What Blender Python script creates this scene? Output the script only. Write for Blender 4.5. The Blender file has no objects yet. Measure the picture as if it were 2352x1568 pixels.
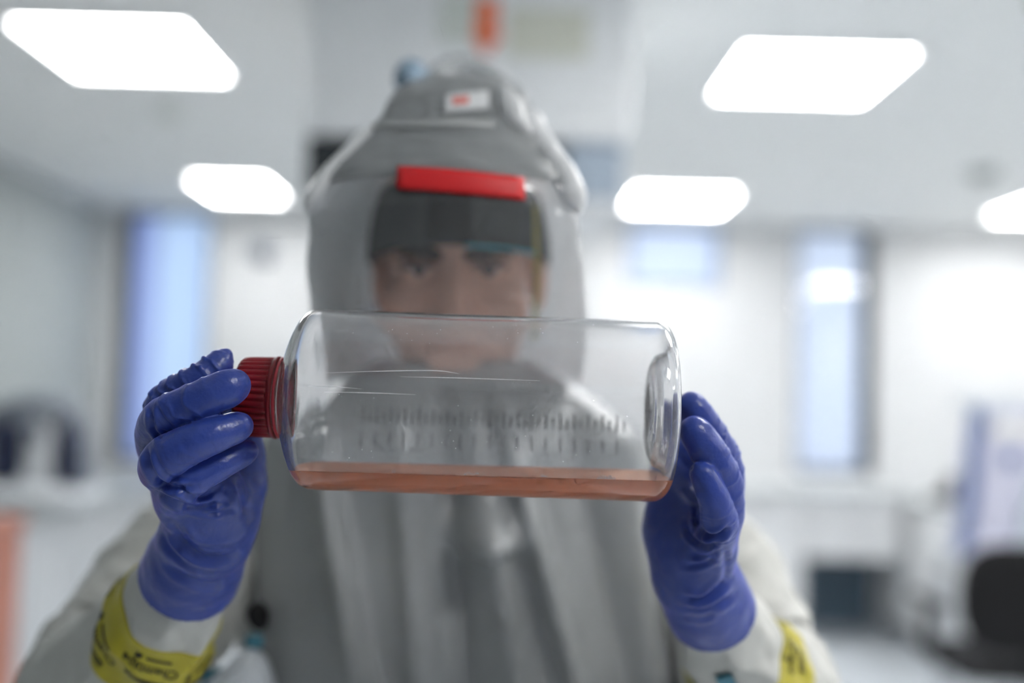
import bpy, bmesh, math, random
import numpy as np
from mathutils import Vector, Matrix

random.seed(7)
rng = np.random.default_rng(7)
SC = bpy.context.scene
COL = SC.collection

# ------------------------------------------------------------------ camera
FPX = 35.0 / 36.0 * 2352
CAM = np.array([0.0, 0.0, 1.45])
PITCH, ROLL = math.radians(3.2), math.radians(1.5)
_r = np.array([1.0, 0, 0]); FW = np.array([0, math.cos(PITCH), math.sin(PITCH)])
_u = np.array([0, -math.sin(PITCH), math.cos(PITCH)])
RT = math.cos(ROLL) * _r + math.sin(ROLL) * _u
UP = -math.sin(ROLL) * _r + math.cos(ROLL) * _u
cd = bpy.data.cameras.new('camera'); cam = bpy.data.objects.new('camera', cd); COL.objects.link(cam)
cd.lens = 35; cd.sensor_width = 36; cd.clip_start = 0.02
cd.dof.use_dof = True; cd.dof.focus_distance = 0.608; cd.dof.aperture_fstop = 1.5
cd.dof.aperture_blades = 0
M = Matrix.Identity(4)
for i in range(3):
    M[i][0], M[i][1], M[i][2], M[i][3] = RT[i], UP[i], -FW[i], CAM[i]
cam.matrix_world = M
SC.camera = cam

# ------------------------------------------------------------------ world + exposure
w = bpy.data.worlds.new('world'); SC.world = w; w.use_nodes = True
wb = w.node_tree.nodes['Background']
wb.inputs[0].default_value = (0.64, 0.76, 1.0, 1); wb.inputs[1].default_value = 1.25
PANEL_STRENGTH = 20.0
SC.view_settings.view_transform = 'Standard'; SC.view_settings.look = 'None'
SC.view_settings.gamma = 1; SC.view_settings.exposure = 0.22
SC.view_settings.use_curve_mapping = False
SC.cycles.use_denoising = True
SC.cycles.max_bounces = 11; SC.cycles.transmission_bounces = 11; SC.cycles.glossy_bounces = 3; SC.cycles.transparent_max_bounces = 10
SC.cycles.diffuse_bounces = 4
SC.cycles.use_adaptive_sampling = True; SC.cycles.adaptive_threshold = .16; SC.cycles.adaptive_min_samples = 12
SC.cycles.sample_clamp_indirect = 14

# ------------------------------------------------------------------ helpers
def P(px, py, d):
    """point seen at photo pixel (px,py) at distance d along the view axis"""
    return CAM + d * (FW + RT * ((px - 1176) / FPX) - UP * ((py - 784) / FPX))

def proj(V):
    q = V - CAM
    z = q @ FW
    return 1176 + FPX * (q @ RT) / z, 784 - FPX * (q @ UP) / z, z

def tag(o, label=None, cat=None, group=None, kind=None):
    if label: o['label'] = label
    if cat: o['category'] = cat
    if group: o['group'] = group
    if kind: o['kind'] = kind
    return o

def empty(name, loc=(0, 0, 0), parent=None):
    o = bpy.data.objects.new(name, None); COL.objects.link(o); o.location = loc
    o.empty_display_size = 0.05
    if parent: o.parent = parent
    return o

def link(name, me, mat, parent=None, smooth=True):
    o = bpy.data.objects.new(name, me); COL.objects.link(o)
    if mat is not None and not me.materials: me.materials.append(mat)
    if smooth: me.polygons.foreach_set('use_smooth', np.ones(len(me.polygons), dtype=bool))
    if parent:
        o.parent = parent
        o.matrix_parent_inverse = world_of(parent).inverted()
    return o

def world_of(o):
    m = o.matrix_basis.copy()
    if o.parent: m = world_of(o.parent) @ o.matrix_parent_inverse @ m
    return m

def mesh_from(name, V, F, mat, parent=None, smooth=True):
    me = bpy.data.meshes.new(name)
    V = np.asarray(V, dtype=np.float64)
    me.from_pydata(V.tolist() if len(V) < 5000 else V, [], F if isinstance(F, list) else F.tolist())
    me.update()
    return link(name, me, mat, parent, smooth)

def box_bm(bm, lo, hi, bevel=0.0, seg=2):
    r = bmesh.ops.create_cube(bm, size=1)
    vs = r['verts']
    for v in vs:
        v.co = Vector([lo[i] + (v.co[i] + .5) * (hi[i] - lo[i]) for i in range(3)])
    if bevel > 0:
        es = list({e for v in vs for e in v.link_edges})
        bmesh.ops.bevel(bm, geom=es, offset=bevel, segments=seg, affect='EDGES', profile=0.5)

def box(name, lo, hi, mat, parent=None, bevel=0.004, smooth=False):
    bm = bmesh.new(); box_bm(bm, lo, hi, bevel)
    me = bpy.data.meshes.new(name); bm.to_mesh(me); bm.free()
    return link(name, me, mat, parent, smooth)

def boxes(name, lst, mat, parent=None, bevel=0.003):
    bm = bmesh.new()
    for lo, hi in lst: box_bm(bm, lo, hi, bevel)
    me = bpy.data.meshes.new(name); bm.to_mesh(me); bm.free()
    return link(name, me, mat, parent, False)

def lathe(name, prof, o, ax, mat, parent=None, n=96, closed=False, rfn=None):
    """profile [(s,r)] turned about the axis o + s*ax"""
    ax = np.asarray(ax, float); ax /= np.linalg.norm(ax)
    h = np.array([0, 0, 1.0]) if abs(ax[2]) < .9 else np.array([1.0, 0, 0])
    e1 = np.cross(ax, h); e1 /= np.linalg.norm(e1); e2 = np.cross(e1, ax)
    th = np.arange(n) / n * 2 * math.pi
    V = []
    for s, r in prof:
        rr = np.full(n, r) if rfn is None else rfn(s, r, th)
        V.append(o + s * ax + rr[:, None] * (np.cos(th)[:, None] * e1 + np.sin(th)[:, None] * e2))
    V = np.concatenate(V); m = len(prof)
    F = []
    for i in range(m if closed else m - 1):
        a, b = i * n, ((i + 1) % m) * n
        for j in range(n):
            k = (j + 1) % n
            F.append((a + j, a + k, b + k, b + j))
    if not closed:
        F.append(tuple(range(n))[::-1]); F.append(tuple((m - 1) * n + j for j in range(n)))
    ob = mesh_from(name, V, F, mat, parent)
    bm = bmesh.new(); bm.from_mesh(ob.data); bmesh.ops.remove_doubles(bm, verts=bm.verts, dist=1e-6)
    bmesh.ops.recalc_face_normals(bm, faces=bm.faces); bm.to_mesh(ob.data); bm.free()
    return ob

def catmull(pts, n):
    pts = np.asarray(pts, float)
    q = np.vstack([2 * pts[0] - pts[1], pts, 2 * pts[-1] - pts[-2]])
    out = []
    m = len(pts) - 1
    for k in range(n):
        t = k / (n - 1) * m; i = min(int(t), m - 1); f = t - i
        p0, p1, p2, p3 = q[i], q[i + 1], q[i + 2], q[i + 3]
        out.append(.5 * (2 * p1 + (p2 - p0) * f + (2 * p0 - 5 * p1 + 4 * p2 - p3) * f * f + (3 * p1 - p0 - 3 * p2 + p3) * f ** 3))
    return np.array(out)

def vnoise(p, seed=0):
    """value noise, p (...,3)"""
    p = np.asarray(p, float)
    i = np.floor(p).astype(np.int64); f = p - i; f = f * f * (3 - 2 * f)
    def hsh(a):
        n = (a[..., 0] * 73856093) ^ (a[..., 1] * 19349663) ^ (a[..., 2] * 83492791) ^ (seed * 2654435 + 977)
        n = (n ^ (n >> 13)) * 1274126177
        n = n & 0x7fffffff
        n = (n ^ (n >> 16)) & 0xffff
        return n / 65535.0 * 2 - 1
    r = 0
    for dx in (0, 1):
        for dy in (0, 1):
            for dz in (0, 1):
                wgt = (f[..., 0] if dx else 1 - f[..., 0]) * (f[..., 1] if dy else 1 - f[..., 1]) * (f[..., 2] if dz else 1 - f[..., 2])
                r = r + wgt * hsh(i + np.array([dx, dy, dz]))
    return r

class Tube:
    """swept tube; surf(s,theta,off) gives points on its skin"""
    def __init__(self, pts, rad, nr=80, ns=96, flat=1.0, up=(0, 0, 1), disp=None):
        c = catmull(np.column_stack([np.asarray(pts, float), rad]), nr)
        self.C, self.R = c[:, :3], c[:, 3]
        T = np.gradient(self.C, axis=0); T /= np.linalg.norm(T, axis=1)[:, None]
        u = np.asarray(up, float); A = []
        for t in T:
            u = u - t * (u @ t); u /= np.linalg.norm(u); A.append(u.copy())
        self.A = np.array(A); self.B = np.cross(T, self.A); self.T = T
        self.S = np.concatenate([[0], np.cumsum(np.linalg.norm(np.diff(self.C, axis=0), axis=1))])
        self.flat, self.nr, self.ns, self.disp = flat, nr, ns, disp
    def surf(self, s, th, off=0.0):
        s = np.asarray(s, float); th = np.asarray(th, float)
        g = lambda X: np.stack([np.interp(s, self.S, X[:, k]) for k in range(X.shape[1])], -1)
        C, A, B = g(self.C), g(self.A), g(self.B)
        R = np.interp(s, self.S, self.R)
        d = self.disp(s, th, R) if self.disp else 0.0
        r = (R + d + off)[..., None]
        return C + r * (np.cos(th)[..., None] * A + self.flat * np.sin(th)[..., None] * B)
    def build(self, name, mat, parent=None, s0=None, s1=None, off=0.0, cap=True, thick=0.0):
        s0 = 0 if s0 is None else s0; s1 = self.S[-1] if s1 is None else s1
        s = np.linspace(s0, s1, self.nr); th = np.arange(self.ns) / self.ns * 2 * math.pi
        SS, TH = np.meshgrid(s, th, indexing='ij')
        V = self.surf(SS, TH, off).reshape(-1, 3)
        n, m = self.ns, self.nr
        ii, jj = np.meshgrid(np.arange(m - 1), np.arange(n), indexing='ij')
        k = (jj + 1) % n
        F = np.stack([ii * n + jj, ii * n + k, (ii + 1) * n + k, (ii + 1) * n + jj], -1).reshape(-1, 4)
        F = F.tolist()
        if thick:
            V2 = self.surf(SS, TH, off - thick).reshape(-1, 3); N = len(V)
            F2 = [[a + N for a in f[::-1]] for f in F]
            for j in range(n):
                k = (j + 1) % n; e = (m - 1) * n
                F2.append([j, N + j, N + k, k]); F2.append([e + k, N + e + k, N + e + j, e + j])
            V = np.vstack([V, V2]); F = F + F2
        elif cap:
            F.append(list(range(n))); F.append([(m - 1) * n + j for j in range(n)][::-1])
        return mesh_from(name, V, F, mat, parent)

def tube(name, pts, rad, mat, parent=None, nr=24, ns=12, flat=1.0, up=(0, 0, 1)):
    if np.isscalar(rad): rad = [rad] * len(pts)
    return Tube(pts, rad, nr, ns, flat, up).build(name, mat, parent)

# ---------- implicit modelling: fields of soft-joined limbs, meshed by surface nets
class Field:
    def __init__(self, lo, hi, h):
        self.lo = np.asarray(lo, float); self.h = h
        self.n = np.ceil((np.asarray(hi) - self.lo) / h).astype(int) + 1
        self.F = np.full(self.n, 0.05, dtype=np.float32)
    def sub(self, lo, hi):
        a = np.clip(np.floor((lo - self.lo) / self.h).astype(int), 0, self.n - 1)
        b = np.clip(np.ceil((hi - self.lo) / self.h).astype(int) + 1, 1, self.n)
        ax = [self.lo[k] + self.h * np.arange(a[k], b[k]) for k in range(3)]
        return tuple(slice(a[k], b[k]) for k in range(3)), ax
    @staticmethod
    def smin(a, b, k):
        if k <= 0: return np.minimum(a, b)
        q = np.maximum(k - np.abs(a - b), 0) / k
        return np.minimum(a, b) - q * q * k * 0.25
    def cone(self, a, b, ra, rb, k=0.004, sub=False):
        a = np.asarray(a, float); b = np.asarray(b, float)
        m = max(ra, rb) + 2 * k + 0.004
        sl, ax = self.sub(np.minimum(a, b) - m, np.maximum(a, b) + m)
        X = ax[0][:, None, None] - a[0]; Y = ax[1][None, :, None] - a[1]; Z = ax[2][None, None, :] - a[2]
        ab = b - a; L = ab @ ab
        t = np.clip((X * ab[0] + Y * ab[1] + Z * ab[2]) / max(L, 1e-12), 0, 1)
        d = np.sqrt((X - t * ab[0]) ** 2 + (Y - t * ab[1]) ** 2 + (Z - t * ab[2]) ** 2) - (ra + (rb - ra) * t)
        f = self.F[sl]
        self.F[sl] = -self.smin(-f, d, k) if sub else self.smin(f, d, k)
    def ell(self, c, r, axes, k=0.01, sub=False):
        c = np.asarray(c, float); r = np.asarray(r, float); m = r.max() + 2 * k + .004
        sl, ax = self.sub(c - m, c + m)
        X = ax[0][:, None, None] - c[0]; Y = ax[1][None, :, None] - c[1]; Z = ax[2][None, None, :] - c[2]
        q = [(X * e[0] + Y * e[1] + Z * e[2]) for e in axes]
        k0 = np.sqrt(sum((q[i] / r[i]) ** 2 for i in range(3)))
        k1 = np.sqrt(sum((q[i] / r[i] ** 2) ** 2 for i in range(3))) + 1e-9
        d = k0 * (k0 - 1) / k1
        f = self.F[sl]
        self.F[sl] = -self.smin(-f, d, k) if sub else self.smin(f, d, k)
    def cut(self, o, nrm):
        """keep the side where (p-o).n < 0"""
        o = np.asarray(o, float); nrm = np.asarray(nrm, float); nrm /= np.linalg.norm(nrm)
        ax = [self.lo[k] + self.h * np.arange(self.n[k]) for k in range(3)]
        d = (ax[0][:, None, None] - o[0]) * nrm[0] + (ax[1][None, :, None] - o[1]) * nrm[1] + (ax[2][None, None, :] - o[2]) * nrm[2]
        self.F = np.maximum(self.F, d.astype(np.float32))
    def mesh(self):
        F = self.F; s = F < 0
        c = [(i, j, k) for i in (0, 1) for j in (0, 1) for k in (0, 1)]
        nx, ny, nz = F.shape
        g = lambda A, o: A[o[0]:nx - 1 + o[0], o[1]:ny - 1 + o[1], o[2]:nz - 1 + o[2]]
        cnt = sum(g(s, o).astype(np.int8) for o in c)
        act = (cnt > 0) & (cnt < 8)
        I = np.argwhere(act); idx = np.full(act.shape, -1, dtype=np.int64); idx[act] = np.arange(len(I))
        acc = np.zeros((len(I), 3)); num = np.zeros(len(I))
        vals = {o: F[I[:, 0] + o[0], I[:, 1] + o[1], I[:, 2] + o[2]] for o in c}
        for o in c:
            for ax in range(3):
                if o[ax]: continue
                p = list(o); p[ax] = 1; p = tuple(p)
                a, b = vals[o], vals[p]; m = (a < 0) != (b < 0)
                t = np.where(m, a / np.where(a == b, 1, a - b), 0)
                q = np.tile(np.array(o, float), (len(I), 1)); q[:, ax] = t
                acc += q * m[:, None]; num += m
        V = self.lo + self.h * (I + acc / num[:, None])
        Q = []
        for ax in range(3):
            a = [slice(None)] * 3; b = [slice(None)] * 3
            a[ax] = slice(0, -1); b[ax] = slice(1, None)
            E = s[tuple(a)] != s[tuple(b)]
            e = np.argwhere(E)
            u, v = (ax + 1) % 3, (ax + 2) % 3
            ok = (e[:, u] > 0) & (e[:, v] > 0) & (e[:, u] < F.shape[u] - 1) & (e[:, v] < F.shape[v] - 1)
            e = e[ok]
            def cell(du, dv):
                q = e.copy(); q[:, u] -= du; q[:, v] -= dv
                return idx[q[:, 0], q[:, 1], q[:, 2]]
            q = np.stack([cell(1, 1), cell(0, 1), cell(0, 0), cell(1, 0)], -1)
            fl = s[e[:, 0], e[:, 1], e[:, 2]]
            q[~fl] = q[~fl][:, ::-1]
            Q.append(q)
        Q = np.concatenate(Q); Q = Q[(Q >= 0).all(1)]
        return V, Q

def smooth(V, Q, it=2, lam=0.5):
    e = np.concatenate([Q[:, [0, 1]], Q[:, [1, 2]], Q[:, [2, 3]], Q[:, [3, 0]]])
    n = np.zeros(len(V)); np.add.at(n, e[:, 0], 1); np.add.at(n, e[:, 1], 1)
    for _ in range(it):
        A = np.zeros_like(V)
        for k in range(3):
            A[:, k] = np.bincount(e[:, 0], V[e[:, 1], k], len(V)) + np.bincount(e[:, 1], V[e[:, 0], k], len(V))
        V = V + lam * (A / n[:, None] - V)
    return V

def normals(V, Q):
    fn = np.cross(V[Q[:, 2]] - V[Q[:, 0]], V[Q[:, 3]] - V[Q[:, 1]])
    N = np.zeros_like(V)
    for c in range(4):
        for k in range(3): N[:, k] += np.bincount(Q[:, c], fn[:, k], len(V))
    return N / (np.linalg.norm(N, axis=1)[:, None] + 1e-12)

def carve(V, N, lines, facing=0.05):
    """fold lines: (pixel polyline, half width px, depth mm); a groove with raised lips"""
    x, y, z = proj(V)
    view = (V - CAM); view /= np.linalg.norm(view, axis=1)[:, None]
    fmask = np.clip((-(N * view).sum(1) - facing) / 0.25, 0, 1)
    D = np.zeros(len(V))
    for pts, wpx, dep in lines:
        wpx, dep = wpx * 1.45, dep * 1.25
        pts = catmull(np.array(pts, float), max(6, 4 * len(pts)))
        best = np.full(len(V), 1e9); par = np.zeros(len(V))
        lo, hi = pts.min(0) - 5 * wpx, pts.max(0) + 5 * wpx
        m = (x > lo[0]) & (x < hi[0]) & (y > lo[1]) & (y < hi[1]) & (fmask > 0)
        if not m.any(): continue
        xm, ym = x[m], y[m]; bm_ = best[m]; pm = par[m]
        for i in range(len(pts) - 1):
            a, b = pts[i], pts[i + 1]; ab = b - a; L = ab @ ab + 1e-9
            t = np.clip(((xm - a[0]) * ab[0] + (ym - a[1]) * ab[1]) / L, 0, 1)
            d = np.hypot(xm - a[0] - t * ab[0], ym - a[1] - t * ab[1])
            q = d < bm_; bm_ = np.where(q, d, bm_); pm = np.where(q, (i + t) / (len(pts) - 1), pm)
        fade = np.clip(np.minimum(pm, 1 - pm) * 5, 0.15, 1)
        g = -np.exp(-(bm_ / wpx) ** 2) + 0.45 * np.exp(-((bm_ - 2.1 * wpx) / wpx) ** 2)
        D[m] += 1.7 * dep * 1e-3 * g * fade * fmask[m]
    return V + N * D[:, None]

# ------------------------------------------------------------------ materials
MATS = {}
def mat(name, col, rough=0.5, metal=0.0, spec=0.5, noise=0.0, nscale=8.0, bump=0.0, bscale=40.0, trans=0.0, ior=1.45,
        sss=0.0, emit=None, estr=0.0, coat=0.0, detail=3.0):
    if name in MATS: return MATS[name]
    m = bpy.data.materials.new(name); m.use_nodes = True
    nt = m.node_tree; b = nt.nodes['Principled BSDF']
    b.inputs['Base Color'].default_value = (*col, 1); b.inputs['Roughness'].default_value = rough
    b.inputs['Metallic'].default_value = metal; b.inputs['Specular IOR Level'].default_value = spec
    b.inputs['Transmission Weight'].default_value = trans; b.inputs['IOR'].default_value = ior
    b.inputs['Coat Weight'].default_value = coat
    if sss:
        b.inputs['Subsurface Weight'].default_value = sss; b.inputs['Subsurface Radius'].default_value = (.006, .004, .008)
        b.inputs['Subsurface Scale'].default_value = 0.5
    if emit:
        b.inputs['Emission Color'].default_value = (*emit, 1); b.inputs['Emission Strength'].default_value = estr
    if noise or bump:
        tc = nt.nodes.new('ShaderNodeTexCoord')
    if noise:
        nz = nt.nodes.new('ShaderNodeTexNoise'); nz.inputs['Scale'].default_value = nscale; nz.inputs['Detail'].default_value = detail
        nt.links.new(tc.outputs['Object'], nz.inputs['Vector'])
        rp = nt.nodes.new('ShaderNodeValToRGB')
        rp.color_ramp.elements[0].position = .3; rp.color_ramp.elements[1].position = .7
        rp.color_ramp.elements[0].color = (*[c * (1 - noise) for c in col], 1)
        rp.color_ramp.elements[1].color = (*[min(1, c * (1 + noise)) for c in col], 1)
        nt.links.new(nz.outputs['Fac'], rp.inputs['Fac']); nt.links.new(rp.outputs['Color'], b.inputs['Base Color'])
    if bump:
        n2 = nt.nodes.new('ShaderNodeTexNoise'); n2.inputs['Scale'].default_value = bscale; n2.inputs['Detail'].default_value = 4
        nt.links.new(tc.outputs['Object'], n2.inputs['Vector'])
        bp = nt.nodes.new('ShaderNodeBump'); bp.inputs['Strength'].default_value = bump; bp.inputs['Distance'].default_value = 0.002
        nt.links.new(n2.outputs['Fac'], bp.inputs['Height']); nt.links.new(bp.outputs['Normal'], b.inputs['Normal'])
    MATS[name] = m
    return m

def mix_shader(m, fac, add):
    """mix a second BSDF (built by add(nt)) into the material's surface"""
    nt = m.node_tree; out = [n for n in nt.nodes if n.type == 'OUTPUT_MATERIAL'][0]
    src = out.inputs['Surface'].links[0].from_socket
    mx = nt.nodes.new('ShaderNodeMixShader'); mx.inputs[0].default_value = fac
    nt.links.new(src, mx.inputs[1]); nt.links.new(add(nt), mx.inputs[2]); nt.links.new(mx.outputs[0], out.inputs['Surface'])
    return mx
def translucent(col):
    def f(nt):
        t = nt.nodes.new('ShaderNodeBsdfTranslucent'); t.inputs[0].default_value = (*col, 1); return t.outputs[0]
    return f

def sheen(nt, f0, f1):
    lw = nt.nodes.new('ShaderNodeLayerWeight'); lw.inputs[0].default_value = .5
    pw = nt.nodes.new('ShaderNodeMath'); pw.operation = 'POWER'; pw.inputs[1].default_value = 4.0
    nt.links.new(lw.outputs['Facing'], pw.inputs[0])
    ma = nt.nodes.new('ShaderNodeMath'); ma.operation = 'MULTIPLY_ADD'; ma.inputs[1].default_value = f1; ma.inputs[2].default_value = f0
    nt.links.new(pw.outputs[0], ma.inputs[0]); return ma

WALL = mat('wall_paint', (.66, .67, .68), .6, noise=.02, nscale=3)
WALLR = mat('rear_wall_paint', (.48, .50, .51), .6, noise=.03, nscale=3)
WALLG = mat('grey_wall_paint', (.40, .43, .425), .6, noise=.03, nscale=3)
CEIL = mat('ceiling_board', (.86, .87, .86), .8, noise=.03, nscale=20)
FLOOR = mat('vinyl_floor', (.62, .66, .70), .35, noise=.05, nscale=30, spec=.4)
LAMP = mat('lamp_diffuser', (.9, .9, .9), .5, emit=(1.0, .99, .975), estr=PANEL_STRENGTH)
WHITE = mat('white_laminate', (.80, .81, .82), .4, noise=.02, nscale=5)
WORKTOP = mat('grey_worktop', (.62, .65, .66), .35, noise=.04, nscale=40)
DARK = mat('dark_frame', (.035, .045, .055), .45, noise=.1)
BLACK = mat('black_plastic', (.006, .006, .007), .6, spec=.3, noise=.15)
CHROME = mat('steel', (.55, .56, .58), .3, metal=1.0, noise=.05)
FILMA = mat('blue_window_film', (.50, .62, .85), .3, spec=.2, noise=.03, nscale=2)
mix_shader(FILMA, .85, translucent((.84, .90, .94)))
FILMB = mat('pale_window_film', (.66, .76, .92), .3, spec=.2, noise=.02, nscale=2)
mix_shader(FILMB, .85, translucent((.97, .97, .96)))
GLZ = bpy.data.materials.new('window_glass'); GLZ.use_nodes = True
nt = GLZ.node_tree; nt.nodes.clear(); out = nt.nodes.new('ShaderNodeOutputMaterial')
tr = nt.nodes.new('ShaderNodeBsdfTransparent'); gl = nt.nodes.new('ShaderNodeBsdfGlossy'); gl.inputs['Roughness'].default_value = .02
fr = sheen(nt, .08, .7)
mx = nt.nodes.new('ShaderNodeMixShader'); nt.links.new(fr.outputs[0], mx.inputs[0]); nt.links.new(tr.outputs[0], mx.inputs[1]); nt.links.new(gl.outputs[0], mx.inputs[2]); nt.links.new(mx.outputs[0], out.inputs[0])

# ------------------------------------------------------------------ the room
X0, X1, Y0, Y1, HC = -2.80, 3.9, -3.2, 6.7, 2.66
def setting(o): o['kind'] = 'structure'; return o
setting(box('floor', (X0 - .1, Y0 - .1, -.1), (X1 + .1, Y1 + .1, 0), FLOOR, bevel=0))
setting(box('ceiling', (X0 - .1, Y0 - .1, HC), (X1 + .1, Y1 + .1, HC + .1), CEIL, bevel=0))
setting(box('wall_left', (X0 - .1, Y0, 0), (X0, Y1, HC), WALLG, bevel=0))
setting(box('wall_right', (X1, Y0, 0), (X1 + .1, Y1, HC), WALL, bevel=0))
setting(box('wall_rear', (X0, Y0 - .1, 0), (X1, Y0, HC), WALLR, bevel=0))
WINS = [(-2.66, -2.05, .955, 2.645), (.77, 1.40, 2.22, 2.645), (1.91, 2.45, .99, 2.645)]
def wall_with_holes(name, y0, y1, holes):
    xs = sorted({X0, X1, *[h[0] for h in holes], *[h[1] for h in holes]})
    zs = sorted({0, HC, *[h[2] for h in holes], *[h[3] for h in holes]})
    bm = bmesh.new()
    for i in range(len(xs) - 1):
        for j in range(len(zs) - 1):
            cx, cz = (xs[i] + xs[i + 1]) / 2, (zs[j] + zs[j + 1]) / 2
            if any(h[0] < cx < h[1] and h[2] < cz < h[3] for h in holes): continue
            box_bm(bm, (xs[i], y0, zs[j]), (xs[i + 1], y1, zs[j + 1]))
    me = bpy.data.meshes.new(name); bm.to_mesh(me); bm.free()
    return setting(link(name, me, WALL, None, False))
wall_with_holes('wall_back', Y1, Y1 + .14, WINS)
for n, (a, b, c, d) in enumerate(WINS):
    wn = setting(empty('window_%d' % (n + 1), ((a + b) / 2, Y1 + .05, c)))
    fm = DARK if n != 1 else mat('blue_grey_frame', (.25, .34, .52), .4)
    lt, rtw = ((.075, .02), (.02, .02), (.02, .085))[n]
    boxes('window_frame', [((a, Y1 + .01, c), (a + lt, Y1 + .09, d)), ((b - rtw, Y1 + .01, c), (b, Y1 + .09, d)),
                           ((a, Y1 + .01, c), (b, Y1 + .09, c + .03)), ((a, Y1 + .01, d - .02), (b, Y1 + .09, d))], fm, wn)
    if n == 0:
        box('pane', (a + lt, Y1 + .05, c + .03), (a + .22, Y1 + .06, d - .02), mat('lilac_film', (.42, .50, .85), .3, spec=.2), wn, 0)
        mix_shader(MATS['lilac_film'], .7, translucent((.78, .83, .98)))
        box('pane', (a + .23, Y1 + .05, c + .03), (b - rtw, Y1 + .06, d - .02), FILMA, wn, 0)
        box('mullion', (a + .22, Y1 + .03, c + .03), (a + .232, Y1 + .08, d - .02), mat('mullion_grey', (.6, .66, .8), .4), wn, 0)
    else:
        box('pane', (a + lt, Y1 + .05, c + .03), (b - rtw, Y1 + .06, d - .02), FILMB, wn, 0)
        if n == 2: box('glazing', (a + lt, Y1 + .035, c + .03), (b - rtw, Y1 + .041, d - .02), GLZ, wn, 0)
    if n == 2:
        box('handle', (b - .06, Y1 - .03, 1.13), (b - .03, Y1 + .01, 1.29), BLACK, wn, .006)
setting(box('baseboard_back', (X0, Y1 - .015, 0), (X1, Y1, .1), mat('skirting', (.5, .54, .58), .5), bevel=.003))
setting(box('baseboard_left', (X0, Y0, 0), (X0 + .015, Y1 - .02, .1), MATS['skirting'], bevel=.003))

# ceiling lights
PX, PY = .285, .27
LIGHTLAB = {(0, 3): 'large ceiling light panel at the upper left', (1, 3): 'large ceiling light panel at the upper right',
            (0, 4): 'small far ceiling light panel left of the hood', (1, 4): 'far ceiling light panel right of the hood',
            (2, 4): 'ceiling light panel cut off by the right edge of the photo'}
for i, x in enumerate((-1.40, 1.05, 3.22)):
    for j, y in enumerate((-2.3, -.35, 1.6, 3.65, 5.87)):
        x = -1.65 if (i, j) == (0, 4) else x
        if (i, j) in ((0, 2), (0, 1), (0, 0), (1, 0), (2, 0)): continue
        y = {(0, 3): 3.49, (1, 3): 3.56}.get((i, j), y); x = .975 if (i, j) == (1, 4) else x
        PX = .21 if (i, j) == (0, 4) else .285
        t = empty('ceiling_light', (x, y, HC))
        tag(t, LIGHTLAB.get((i, j), 'square ceiling light panel outside the picture'), 'light', 'ceiling light panels')
        z = HC
        boxes('frame', [((x - PX - .02, y - PY - .02, z - .02), (x - PX, y + PY + .02, z)), ((x + PX, y - PY - .02, z - .02), (x + PX + .02, y + PY + .02, z)),
                        ((x - PX, y - PY - .02, z - .02), (x + PX, y - PY, z)), ((x - PX, y + PY, z - .02), (x + PX, y + PY + .02, z))], WHITE, t, .002)
        box('diffuser', (x - PX, y - PY, z - .012), (x + PX, y + PY, z - .002), LAMP, t, 0)

# ceiling-hung unit with arrow label
GREYU = mat('unit_grey', (.88, .90, .92), .45, noise=.03)
ux0, ux1, uy = -.585, .315, 2.7
u = empty('ceiling_unit', ((ux0 + ux1) / 2, uy, HC))
tag(u, 'grey ceiling-hung unit with an orange arrow label above a dark glazed strip', 'ceiling unit')
box('housing', (ux0, uy, 2.16), (ux1, uy + .7, HC), GREYU, u, .012)
box('side_section', (.135, uy + .03, 2.0), (ux1 - .02, uy + .6, 2.16), mat('reflection_blue_grey', (.42, .50, .60), .4), u, .006)  # right end of the glazed strip, its pale reflection put in as colour
box('glazed_strip', (ux0 + .0, uy + .03, 2.0), (.13, uy + .6, 2.16), mat('dark_glass', (.02, .025, .03), .12, spec=.8), u, .006)
box('bottom_rail', (ux0 + .0, uy + .01, 1.985), (ux1 - .02, uy + .62, 2.0), WHITE, u, .004)
CREAM = mat('cream_label', (.72, .73, .64), .6)
box('label', (-.225, uy - .004, 2.42), (-.11, uy, 2.56), mat('pale_label', (.70, .74, .70), .6), u, 0)
box('label', (-.035, uy - .004, 2.385), (.19, uy, 2.525), CREAM, u, 0)
OR = mat('orange_sticker', (.85, .16, .03), .5)
bm = bmesh.new()
ax, az = -.093, 2.40
pts = [(-.028, .15), (.028, .15), (.028, .05), (.042, .05), (0, -.01), (-.042, .05), (-.028, .05)]
f = bm.faces.new([bm.verts.new((ax + a, uy - .006, az + b)) for a, b in pts])
r = bmesh.ops.extrude_face_region(bm, geom=[f]); bmesh.ops.translate(bm, verts=[v for v in r['geom'] if isinstance(v, bmesh.types.BMVert)], vec=(0, .006, 0))
bmesh.ops.recalc_face_normals(bm, faces=bm.faces)
me = bpy.data.meshes.new('arrow'); bm.to_mesh(me); bm.free(); link('arrow_sticker', me, OR, u, False)

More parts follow.
